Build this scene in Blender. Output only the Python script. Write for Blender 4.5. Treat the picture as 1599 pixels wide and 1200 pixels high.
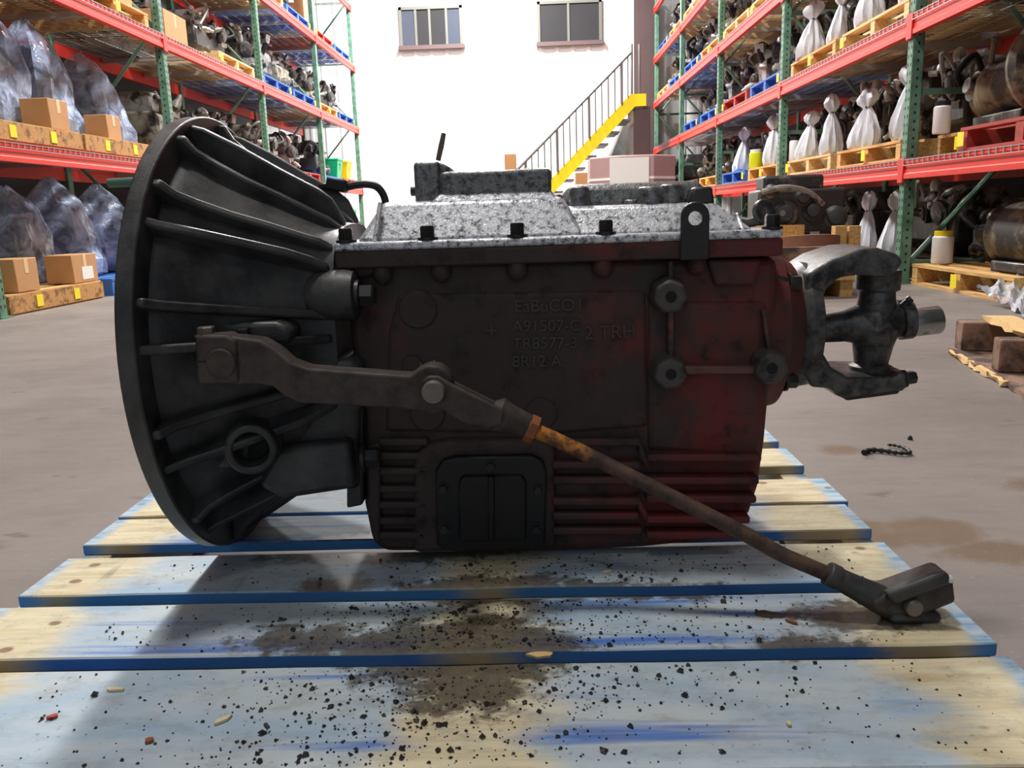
import bpy, bmesh, math, random
from mathutils import Vector, Matrix, Euler
from math import pi, sin, cos, radians, atan2, sqrt

for o in list(bpy.data.objects):
    bpy.data.objects.remove(o)
scene = bpy.context.scene
COL = scene.collection

# ------------------------------------------------------------------ camera
CAM_H, PITCH, YAW, ROLL, FPX = 0.5377, 0.2054, 0.0315, 0.0327, 1295.5
_fw = Vector((-sin(YAW), cos(YAW), 0)); _rt = Vector((cos(YAW), sin(YAW), 0)); _up = Vector((0, 0, 1))
FW = _fw * cos(PITCH) - _up * sin(PITCH)
_u2 = _fw * sin(PITCH) + _up * cos(PITCH)
RT = _rt * cos(ROLL) - _u2 * sin(ROLL)
UP = _rt * sin(ROLL) + _u2 * cos(ROLL)
EYE = Vector((0, 0, CAM_H))
cam_data = bpy.data.cameras.new('camera')
cam_data.sensor_width = 36.0
cam_data.lens = FPX / 1599.0 * 36.0
cam_data.clip_start = 0.02
cam_data.clip_end = 200
cam = bpy.data.objects.new('camera', cam_data)
COL.objects.link(cam)
cam.matrix_world = Matrix(((RT.x, UP.x, -FW.x, EYE.x), (RT.y, UP.y, -FW.y, EYE.y), (RT.z, UP.z, -FW.z, EYE.z), (0, 0, 0, 1)))
scene.camera = cam


def at(u, v, Y):
    """world point on the vertical plane y = Y that the photograph shows at pixel (u, v)"""
    d = FW + RT * ((u - 799.5) / FPX) - UP * ((v - 600) / FPX)
    return EYE + d * (Y / d.y)


def atz(u, v, z):
    d = FW + RT * ((u - 799.5) / FPX) - UP * ((v - 600) / FPX)
    return EYE + d * ((z - EYE.z) / d.z)


# ------------------------------------------------------------------ world, lamps, exposure
world = bpy.data.worlds.new('world')
scene.world = world
world.use_nodes = True
bg = world.node_tree.nodes['Background']
bg.inputs[0].default_value = (0.75, 0.86, 1.0, 1)
bg.inputs[1].default_value = 0.42


def lamp(name, loc, power, size, color=(1, 0.985, 0.96)):
    l = bpy.data.lights.new(name, 'AREA')
    l.shape = 'DISK'
    l.size = size
    l.energy = power
    l.color = color
    o = bpy.data.objects.new(name, l)
    o.location = loc
    COL.objects.link(o)
    return o


lamp('high_bay_lamp', (-0.9, 6.6, 6.3), 430, 0.75)
lamp('high_bay_lamp', (-0.9, 10.4, 6.3), 330, 0.75)
lamp('high_bay_lamp', (-0.9, 14.2, 6.3), 1150, 0.75)
lamp('high_bay_lamp', (-0.9, 1.6, 6.3), 165, 0.75)
lamp('high_bay_lamp', (-0.9, -2.6, 6.3), 30, 0.75)

scene.view_settings.view_transform = 'Standard'
scene.view_settings.look = 'None'
scene.view_settings.gamma = 1
scene.view_settings.use_curve_mapping = False
scene.view_settings.exposure = 0.05

# ------------------------------------------------------------------ helpers
OFF = {}


def S(r, g, b):
    """sRGB 0..255 to linear"""
    f = lambda c: (c / 255 / 12.92) if c <= 10 else ((c / 255 + 0.055) / 1.055) ** 2.4
    return (f(r), f(g), f(b), 1)


def finish(bm, name, smooth=35):
    bmesh.ops.recalc_face_normals(bm, faces=bm.faces)
    me = bpy.data.meshes.new(name)
    bm.to_mesh(me)
    bm.free()
    if smooth:
        me.shade_smooth()
        me.set_sharp_from_angle(angle=radians(smooth))
    return me


def obj(name, bm, mat, parent=None, bevel=0, seg=2, smooth=35, label=None, kind=None):
    off = OFF.get(parent, Vector()) if parent else Vector()
    if off.length:
        bmesh.ops.translate(bm, verts=bm.verts, vec=-off)
    me = finish(bm, name, smooth)
    me.materials.append(mat)
    o = bpy.data.objects.new(name, me)
    COL.objects.link(o)
    if parent:
        o.parent = parent
        OFF[o] = off
    if bevel:
        m = o.modifiers.new('bevel', 'BEVEL')
        m.width = bevel
        m.segments = seg
        m.limit_method = 'ANGLE'
        m.angle_limit = radians(35)
    if label:
        o['label'] = label
    if kind:
        o['kind'] = kind
    return o


def thing(name, label, cat, loc=(0, 0, 0), rotz=0, group=None):
    o = bpy.data.objects.new(name, None)
    o.empty_display_size = 0.05
    COL.objects.link(o)
    o.location = loc
    o.rotation_euler = (0, 0, rotz)
    o['label'] = label
    o['category'] = cat
    if group:
        o['group'] = group
    OFF[o] = Vector(loc)
    return o


def tag(o, label, cat, group=None):
    o['label'] = label
    o['category'] = cat
    if group:
        o['group'] = group
    return o


def centre(o):
    """move a single-mesh thing's origin to the bottom centre of its bounds"""
    me = o.data
    xs = [v.co for v in me.vertices]
    c = Vector(((min(v.x for v in xs) + max(v.x for v in xs)) / 2, (min(v.y for v in xs) + max(v.y for v in xs)) / 2, min(v.z for v in xs)))
    me.transform(Matrix.Translation(-c))
    o.location = c
    return o


def dup(root, loc, rotz, label, group=None):
    def cp(o, par):
        c = o.copy()
        COL.objects.link(c)
        c.parent = par
        for ch in o.children:
            cp(ch, c)
        return c
    r = cp(root, None)
    r.location = loc
    r.rotation_euler = (0, 0, rotz)
    r['label'] = label
    if group:
        r['group'] = group
    return r


def B():
    return bmesh.new()


def box(bm, lo, hi, rot=None, pivot=None):
    x0, y0, z0 = lo
    x1, y1, z1 = hi
    co = [(x0, y0, z0), (x1, y0, z0), (x1, y1, z0), (x0, y1, z0), (x0, y0, z1), (x1, y0, z1), (x1, y1, z1), (x0, y1, z1)]
    vs = [Vector(c) for c in co]
    if rot is not None:
        m = rot.to_matrix() if hasattr(rot, 'to_matrix') else rot
        p = Vector(pivot) if pivot else (vs[0] + vs[6]) / 2
        vs = [m @ (v - p) + p for v in vs]
    V = [bm.verts.new(v) for v in vs]
    for f in ((0, 1, 2, 3), (4, 5, 6, 7), (0, 1, 5, 4), (1, 2, 6, 5), (2, 3, 7, 6), (3, 0, 4, 7)):
        bm.faces.new([V[i] for i in f])
    return V


def cbox(bm, c, s, rot=None):
    c = Vector(c)
    s = Vector(s) / 2
    return box(bm, c - s, c + s, rot, c)


def frame_of(d):
    d = Vector(d).normalized()
    a = Vector((0, 0, 1)) if abs(d.z) < 0.9 else Vector((1, 0, 0))
    x = d.cross(a).normalized()
    return d, x, d.cross(x).normalized()


def rings(bm, R, cap0=True, cap1=True, closed=True):
    prev = None
    first = None
    for r in R:
        V = [bm.verts.new(p) for p in r]
        if prev:
            n = len(V)
            for i in range(n if closed else n - 1):
                bm.faces.new((prev[i], prev[(i + 1) % n], V[(i + 1) % n], V[i]))
        else:
            first = V
        prev = V
    if cap0:
        bm.faces.new(first)
    if cap1:
        bm.faces.new(prev)


def lathe(bm, o, d, prof, n=24, ph=0.0, cap0=True, cap1=True):
    """prof: list of (distance along d, radius)"""
    o = Vector(o)
    d, x, y = frame_of(d)
    R = []
    for t, r in prof:
        R.append([o + d * t + (x * cos(2 * pi * i / n + ph) + y * sin(2 * pi * i / n + ph)) * max(r, 1e-5) for i in range(n)])
    rings(bm, R, cap0, cap1)


def cyl(bm, p0, p1, r0, r1=None, n=16, ph=0.0):
    p0 = Vector(p0)
    p1 = Vector(p1)
    lathe(bm, p0, p1 - p0, [(0, r0), ((p1 - p0).length, r0 if r1 is None else r1)], n, ph)


def annulus(bm, o, d, ro, ri, depth, n=32, floor=None):
    """ring with a hole; floor = depth of a blind bottom"""
    o = Vector(o)
    d, x, y = frame_of(d)
    prof = [(0, ri), (0, ro), (depth, ro), (depth, ri)]
    R = [[o + d * t + (x * cos(2 * pi * i / n) + y * sin(2 * pi * i / n)) * r for i in range(n)] for t, r in prof]
    L = [[bm.verts.new(p) for p in r] for r in R]
    for k in range(4):
        a, b = L[k], L[(k + 1) % 4]
        for i in range(n):
            bm.faces.new((a[i], a[(i + 1) % n], b[(i + 1) % n], b[i]))


def tube(bm, pts, rad, n=10):
    pts = [Vector(p) for p in pts]
    R = []
    up = None
    for i, p in enumerate(pts):
        d = (pts[min(i + 1, len(pts) - 1)] - pts[max(i - 1, 0)]).normalized()
        if up is None:
            _, x, y = frame_of(d)
        else:
            x = (up - d * up.dot(d)).normalized()
            y = d.cross(x)
        up = x
        r = rad[i] if isinstance(rad, (list, tuple)) else rad
        R.append([p + (x * cos(2 * pi * k / n) + y * sin(2 * pi * k / n)) * r for k in range(n)])
    rings(bm, R)


def spline(pts, m=6):
    pts = [Vector(p) for p in pts]
    out = []
    for i in range(len(pts) - 1):
        p0, p1, p2, p3 = pts[max(i - 1, 0)], pts[i], pts[i + 1], pts[min(i + 2, len(pts) - 1)]
        for k in range(m):
            t = k / m
            out.append(0.5 * ((2 * p1) + (p2 - p0) * t + (2 * p0 - 5 * p1 + 4 * p2 - p3) * t * t + (3 * p1 - p0 - 3 * p2 + p3) * t ** 3))
    out.append(pts[-1])
    return out


def prism(bm, pts, vec):
    a = [bm.verts.new(Vector(p)) for p in pts]
    b = [bm.verts.new(Vector(p) + Vector(vec)) for p in pts]
    n = len(a)
    for i in range(n):
        bm.faces.new((a[i], a[(i + 1) % n], b[(i + 1) % n], b[i]))
    bm.faces.new(a)
    bm.faces.new(b)


def pxprism(bm, px, Y, depth):
    """outline seen at depth Y, extruded straight back along y"""
    prism(bm, [at(u, v, Y) for u, v in px], (0, depth, 0))


def hexbolt(bm, o, d, r=0.009, h=0.009):
    o = Vector(o)
    d = Vector(d).normalized()
    lathe(bm, o, d, [(0, r * 1.35), (h * 0.25, r * 1.35)], 16)
    lathe(bm, o + d * h * 0.25, d, [(0, r), (h * 0.85, r), (h, r * 0.85)], 6)


# ------------------------------------------------------------------ materials
class N:
    def __init__(self, name):
        self.m = bpy.data.materials.new(name)
        self.m.use_nodes = True
        self.t = self.m.node_tree
        self.b = self.t.nodes['Principled BSDF']
        self.out = self.t.nodes['Material Output']
        self.tc = self.t.nodes.new('ShaderNodeTexCoord')

    def node(self, typ, **kw):
        n = self.t.nodes.new(typ)
        for k, v in kw.items():
            setattr(n, k, v)
        return n

    def link(self, a, b):
        self.t.links.new(a, b)

    def val(self, n, sock, v):
        if hasattr(v, 'is_output'):
            self.link(v, n.inputs[sock])
        else:
            n.inputs[sock].default_value = v

    def coords(self, scale=(1, 1, 1), loc=(0, 0, 0), rnd=False, src='Object'):
        mp = self.node('ShaderNodeMapping')
        mp.inputs['Scale'].default_value = scale
        mp.inputs['Location'].default_value = loc
        s = self.tc.outputs[src]
        if rnd:
            oi = self.node('ShaderNodeObjectInfo')
            va = self.node('ShaderNodeVectorMath', operation='SCALE')
            va.inputs[0].default_value = (37.0, 11.0, 23.0)
            self.link(oi.outputs['Random'], va.inputs['Scale'])
            ad = self.node('ShaderNodeVectorMath', operation='ADD')
            self.link(s, ad.inputs[0])
            self.link(va.outputs[0], ad.inputs[1])
            s = ad.outputs[0]
        self.link(s, mp.inputs['Vector'])
        return mp.outputs[0]

    def noise(self, vec, scale, detail=4, rough=0.55, dist=0.0):
        n = self.node('ShaderNodeTexNoise')
        self.link(vec, n.inputs['Vector'])
        n.inputs['Scale'].default_value = scale
        n.inputs['Detail'].default_value = detail
        n.inputs['Roughness'].default_value = rough
        n.inputs['Distortion'].default_value = dist
        return n.outputs['Fac']

    def ramp(self, fac, lo, hi, c0=0.0, c1=1.0):
        n = self.node('ShaderNodeMapRange')
        n.interpolation_type = 'SMOOTHSTEP'
        self.link(fac, n.inputs['Value'])
        n.inputs['From Min'].default_value = lo
        n.inputs['From Max'].default_value = hi
        n.inputs['To Min'].default_value = c0
        n.inputs['To Max'].default_value = c1
        return n.outputs[0]

    def mix(self, fac, a, b):
        n = self.node('ShaderNodeMix', data_type='RGBA')
        for i, v in ((0, fac), (6, a), (7, b)):
            if hasattr(v, 'is_output'):
                self.link(v, n.inputs[i])
            else:
                n.inputs[i].default_value = v
        return n.outputs[2]

    def math(self, op, a, b=None):
        n = self.node('ShaderNodeMath', operation=op)
        for i, v in ((0, a), (1, b)):
            if v is None:
                continue
            if hasattr(v, 'is_output'):
                self.link(v, n.inputs[i])
            else:
                n.inputs[i].default_value = v
        return n.outputs[0]

    def xyz(self, src=None):
        n = self.node('ShaderNodeSeparateXYZ')
        self.link(src if src is not None else self.tc.outputs['Object'], n.inputs[0])
        return n.outputs

    def spot(self, c, r, soft, noise=None, amt=0.0, stretch=(1, 1, 1)):
        """1 inside a blob around c (object space), ragged by noise"""
        mp = self.node('ShaderNodeVectorMath', operation='SUBTRACT')
        self.link(self.tc.outputs['Object'], mp.inputs[0])
        mp.inputs[1].default_value = c
        sc = self.node('ShaderNodeVectorMath', operation='MULTIPLY')
        self.link(mp.outputs[0], sc.inputs[0])
        sc.inputs[1].default_value = stretch
        ln = self.node('ShaderNodeVectorMath', operation='LENGTH')
        self.link(sc.outputs[0], ln.inputs[0])
        d = ln.outputs['Value']
        if noise is not None:
            d = self.math('ADD', d, self.math('MULTIPLY', self.math('SUBTRACT', noise, 0.5), amt))
        return self.ramp(d, r - soft, r + soft, 1.0, 0.0)

    def bump(self, h, strength=0.3, dist=0.01):
        n = self.node('ShaderNodeBump')
        n.inputs['Strength'].default_value = strength
        n.inputs['Distance'].default_value = dist
        self.link(h, n.inputs['Height'])
        self.link(n.outputs[0], self.b.inputs['Normal'])

    def set(self, color=None, rough=None, metal=None, spec=None):
        if color is not None:
            self.val(self.b, 'Base Color', color)
        if rough is not None:
            self.val(self.b, 'Roughness', rough)
        if metal is not None:
            self.val(self.b, 'Metallic', metal)
        if spec is not None:
            self.val(self.b, 'Specular IOR Level', spec)
        return self.m


def plain(name, c, rough=0.5, metal=0.0, var=0.25, scale=30, rnd=True, bump=0.0, dirt=None, dlo=0.5, dhi=0.7):
    n = N(name)
    v = n.coords(rnd=rnd)
    f = n.noise(v, scale, 5)
    dark = tuple(x * (1 - var) for x in c[:3]) + (1,)
    lite = tuple(min(1, x * (1 + var)) for x in c[:3]) + (1,)
    col = n.mix(f, dark, lite)
    if dirt:
        g = n.noise(v, scale * 0.35, 6, 0.65)
        col = n.mix(n.ramp(g, dlo, dhi), col, dirt)
    n.set(col, rough, metal)
    if bump:
        n.bump(f, bump, 0.004)
    return n.m


def wood(name, c, dark, rnd=True, axis='Y', var=0.5):
    n = N(name)
    sc = {'X': (3, 45, 45), 'Y': (45, 3, 45), 'Z': (45, 45, 3)}[axis]
    v = n.coords(scale=sc, rnd=rnd)
    f = n.noise(v, 1.6, 5, 0.6, 0.4)
    g = n.noise(n.coords(rnd=rnd), 5.0, 4)
    col = n.mix(n.ramp(f, 0.3, 0.75), c, dark)
    col = n.mix(n.math('MULTIPLY', n.ramp(g, 0.5, 0.8), var), col, dark)
    n.set(col, 0.75)
    n.bump(f, 0.25, 0.002)
    return n.m


def mk_black_iron():
    n = N('oily_black_iron')
    v = n.coords()
    f = n.noise(v, 260, 3, 0.6)
    g = n.noise(v, 16, 6, 0.65)
    col = n.mix(n.ramp(g, 0.35, 0.7), S(44, 44, 45), S(82, 81, 79))
    n.set(col, n.ramp(g, 0.3, 0.75, 0.34, 0.6), 0.15, 0.5)
    n.bump(f, 0.22, 0.0012)
    return n.m


def mk_case():
    n = N('greasy_red_casting')
    v = n.coords()
    f = n.noise(v, 230, 3, 0.6)
    g = n.noise(v, 9, 7, 0.68, 0.4)
    x = n.xyz()[0]
    bias = n.ramp(x, -0.1, 0.27, -0.13, 0.13)
    k = n.ramp(n.math('ADD', g, bias), 0.44, 0.72)
    col = n.mix(k, S(66, 54, 50), S(118, 46, 42))
    h = n.noise(v, 30, 5, 0.6)
    col = n.mix(n.ramp(h, 0.54, 0.72), col, S(44, 39, 37))
    n.set(col, n.ramp(h, 0.3, 0.7, 0.5, 0.72), 0.0, 0.35)
    n.bump(f, 0.3, 0.0014)
    return n.m


def mk_cover(name='wet_oily_cover', lite=S(232, 232, 236), dark=S(56, 54, 54)):
    n = N(name)
    v = n.coords()
    f = n.noise(v, 330, 3, 0.7)
    g = n.noise(v, 120, 8, 0.8)
    col = n.mix(n.ramp(n.math('ADD', n.math('MULTIPLY', g, 0.8), n.math('MULTIPLY', f, 0.2)), 0.45, 0.62), lite, dark)
    rg = n.ramp(n.math('ADD', n.math('MULTIPLY', f, 0.5), n.math('MULTIPLY', g, 0.5)), 0.42, 0.58, 0.22, 0.5)
    n.set(col, rg, 0.35, 0.7)
    n.bump(f, 0.35, 0.0016)
    return n.m


def mk_lever():
    n = N('rusty_forged_steel')
    v = n.coords()
    g = n.noise(v, 40, 6, 0.65)
    f = n.noise(v, 300, 3)
    c = n.mix(n.ramp(g, 0.35, 0.7), S(86, 76, 70), S(58, 50, 46))
    rust = n.spot((-0.40, -0.20, 0.245), 0.030, 0.010, g, 0.03)
    c = n.mix(rust, c, n.mix(n.ramp(g, 0.4, 0.6), S(150, 92, 44), S(96, 66, 44)))
    n.set(c, 0.62, 0.15, 0.4)
    n.bump(f, 0.25, 0.001)
    return n.m


def mk_rod():
    n = N('rusted_rod')
    v = n.coords()
    g = n.noise(v, 60, 6, 0.65)
    x = n.xyz()[0]
    c = n.mix(n.ramp(g, 0.35, 0.7), S(98, 74, 58), S(58, 46, 42))
    near = n.ramp(n.math('ADD', x, n.math('MULTIPLY', n.math('SUBTRACT', g, 0.5), 0.08)), 0.02, 0.07, 1.0, 0.0)
    c = n.mix(near, c, n.mix(n.ramp(g, 0.38, 0.6), S(196, 126, 44), S(100, 66, 40)))
    n.set(c, 0.65, 0.1, 0.4)
    n.bump(g, 0.3, 0.001)
    return n.m


def mk_yoke():
    n = N('greasy_yoke_steel')
    v = n.coords()
    g = n.noise(v, 45, 6, 0.7)
    f = n.noise(v, 350, 3)
    c = n.mix(n.ramp(g, 0.38, 0.66), S(98, 95, 92), S(40, 38, 37))
    n.set(c, n.ramp(g, 0.3, 0.7, 0.3, 0.6), 0.35, 0.5)
    n.bump(f, 0.25, 0.0012)
    return n.m


def mk_board():
    """pale deck board washed with blue paint, bare over the stringers, oil stains (object space = pallet)"""
    n = N('blue_washed_deck_board')
    X, Y, Z = n.xyz()
    grain = n.noise(n.coords(scale=(4, 55, 55)), 1.5, 6, 0.62, 0.5)
    wide = n.noise(n.coords(scale=(2.2, 7, 7)), 1.6, 5, 0.6, 0.6)
    fine = n.noise(n.coords(), 120, 5, 0.65)
    woodc = n.mix(n.ramp(grain, 0.3, 0.8), S(228, 218, 186), S(198, 178, 136))
    blue = n.mix(n.ramp(wide, 0.35, 0.7), S(194, 203, 206), S(156, 182, 203))
    streak = n.noise(n.coords(scale=(1.2, 26, 26), loc=(3, 5, 1)), 1.3, 4, 0.6)
    blue = n.mix(n.ramp(streak, 0.56, 0.72), blue, S(74, 120, 196))
    # distance to the nearest stringer line in x (0, +-0.44)
    ax = n.math('ABSOLUTE', X)
    d = n.math('MINIMUM', n.math('ABSOLUTE', n.math('SUBTRACT', X, 0.03)), n.math('ABSOLUTE', n.math('SUBTRACT', ax, 0.455)))
    d = n.math('ADD', d, n.math('MULTIPLY', n.math('SUBTRACT', wide, 0.5), 0.16))
    bare = n.ramp(d, 0.03, 0.085, 1.0, 0.0)
    top = n.mix(bare, blue, woodc)
    # blue overspray at the board ends
    top = n.mix(n.ramp(n.math('ADD', ax, n.math('MULTIPLY', wide, 0.01)), 0.488, 0.506), top, n.mix(n.ramp(grain, 0.35, 0.6), S(120, 168, 206), S(190, 206, 214)))
    # nail rust and knots
    vo = n.node('ShaderNodeTexVoronoi')
    n.link(n.coords(scale=(17, 22, 8)), vo.inputs['Vector'])
    vo.inputs['Scale'].default_value = 1.0
    knot = n.math('MULTIPLY', n.ramp(vo.outputs['Distance'], 0.09, 0.16, 1.0, 0.0), bare)
    top = n.mix(n.math('MULTIPLY', knot, 0.8), top, S(118, 74, 52))
    # oil
    rag = n.noise(n.coords(scale=(1, 1.3, 1)), 30, 6, 0.72, 0.3)
    stain = None
    for c, r, st in (((-0.14, -0.255, 0), 0.034, (0.5, 1, 0)), ((0.01, -0.28, 0), 0.075, (0.62, 1.15, 0)), ((-0.145, -0.13, 0), 0.03, (0.8, 1.2, 0)),
                     ((0.04, -0.15, 0), 0.05, (0.45, 1.3, 0)), ((0.02, -0.345, 0), 0.035, (0.6, 1, 0)), ((0.33, -0.28, 0), 0.03, (0.5, 1.4, 0)),
                     ((0.22, -0.16, 0), 0.03, (0.35, 1.3, 0)), ((0.41, -0.225, 0), 0.04, (0.6, 1.2, 0)), ((-0.1, -0.03, 0), 0.05, (0.3, 1, 0))):
        s = n.spot(c, r, 0.012, rag, 0.12, st)
        stain = s if stain is None else n.math('MAXIMUM', stain, s)
    speck = n.ramp(fine, 0.62, 0.7)
    grime = n.noise(n.coords(scale=(1, 1.8, 1)), 22, 8, 0.75)
    top = n.mix(n.math('MULTIPLY', n.ramp(grime, 0.46, 0.7), 0.42), top, S(134, 130, 120))
    scr = n.noise(n.coords(scale=(9, 1.2, 1), loc=(2, 9, 4)), 2.2, 3, 0.5)
    top = n.mix(n.math('MULTIPLY', n.ramp(scr, 0.68, 0.74), 0.5), top, S(112, 104, 92))
    stain = n.math('MAXIMUM', n.math('MULTIPLY', stain, 0.88), n.math('MULTIPLY', speck, 0.4))
    top = n.mix(stain, top, n.mix(n.ramp(fine, 0.4, 0.6), S(54, 47, 38), S(84, 72, 56)))
    # painted sides
    side = n.mix(n.ramp(wide, 0.35, 0.68), S(64, 120, 192), S(74, 138, 190))
    side = n.mix(n.math('MULTIPLY', n.ramp(d, 0.01, 0.06, 1.0, 0.0), 0.85), side, S(196, 172, 112))
    nz = n.xyz(n.tc.outputs['Normal'])[2]
    col = n.mix(n.ramp(nz, 0.45, 0.6), side, top)
    n.set(col, n.ramp(stain, 0, 1, 0.78, 0.45))
    n.bump(grain, 0.3, 0.0012)
    return n.m


def mk_floor():
    n = N('worn_concrete')
    v = n.coords()
    a = n.noise(v, 1.1, 6, 0.6)
    b = n.noise(n.coords(scale=(0.6, 2.5, 1)), 5, 6, 0.65)
    c = n.noise(v, 90, 4, 0.6)
    col = n.mix(n.ramp(a, 0.3, 0.72), S(140, 132, 126), S(117, 110, 105))
    col = n.mix(n.math('MULTIPLY', n.ramp(b, 0.5, 0.75), 0.45), col, S(98, 90, 85))
    spots = n.noise(n.coords(scale=(1.0, 1.6, 1), loc=(7, 2, 0)), 9, 3, 0.5)
    col = n.mix(n.math('MULTIPLY', n.ramp(spots, 0.66, 0.74), 0.55), col, S(88, 82, 78))
    rag = n.noise(v, 14, 6, 0.7)
    st = None
    for cc, r, s in (((0.64, 1.30, 0), 0.07, (0.9, 1.1, 0)), ((0.70, 1.215, 0), 0.055, (0.7, 1.2, 0)), ((0.55, 1.29, 0), 0.05, (1.2, 0.8, 0)), ((1.0, 1.52, 0), 0.06, (0.5, 1.2, 0)), ((0.66, 1.78, 0), 0.035, (0.8, 1, 0)), ((-1.0, 1.22, 0), 0.03, (0.7, 1, 0)), ((-0.97, 1.3, 0), 0.02, (0.6, 1, 0))):
        q = n.spot(cc, r, 0.02, rag, 0.09, s)
        st = q if st is None else n.math('MAXIMUM', st, q)
    col = n.mix(n.math('MULTIPLY', st, 0.8), col, S(112, 92, 70))
    fl = n.mix(n.math('MULTIPLY', n.ramp(c, 0.62, 0.7), 0.3), col, S(176, 170, 164))
    n.set(fl, n.ramp(b, 0.3, 0.7, 0.45, 0.65), 0, 0.4)
    n.bump(c, 0.15, 0.002)
    return n.m


def mk_post():
    """green upright with dark punched slots"""
    n = N('green_rack_post')
    v = n.coords(scale=(1, 1, 1))
    g = n.noise(v, 14, 5)
    col = n.mix(n.ramp(g, 0.35, 0.7), S(104, 146, 122), S(74, 112, 92))
    n.set(col, 0.45)
    return n.m


def mk_plastic(name, c, alpha, rough=0.18):
    n = N(name)
    v = n.coords(rnd=True)
    f = n.noise(v, 6, 3, 0.55, 1.2)
    col = n.mix(f, c, tuple(min(1, x * 1.25) for x in c[:3]) + (1,))
    n.set(col, rough, 0, 0.6)
    n.bump(n.noise(v, 14, 3, 0.5, 1.2), 0.5, 0.02)
    tr = n.node('ShaderNodeBsdfTransparent')
    mx = n.node('ShaderNodeMixShader')
    n.link(n.ramp(f, 0.3, 0.7, max(0.05, alpha - 0.3), alpha + 0.3), mx.inputs[0])
    n.link(tr.outputs[0], mx.inputs[1])
    n.link(n.b.outputs[0], mx.inputs[2])
    n.link(mx.outputs[0], n.out.inputs[0])
    return n.m


def mk_wall():
    n = N('white_corrugated_wall')
    g = n.noise(n.coords(), 1.5, 4)
    n.set(n.mix(g, S(238, 238, 238), S(250, 250, 250)), 0.55)
    return n.m


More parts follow.
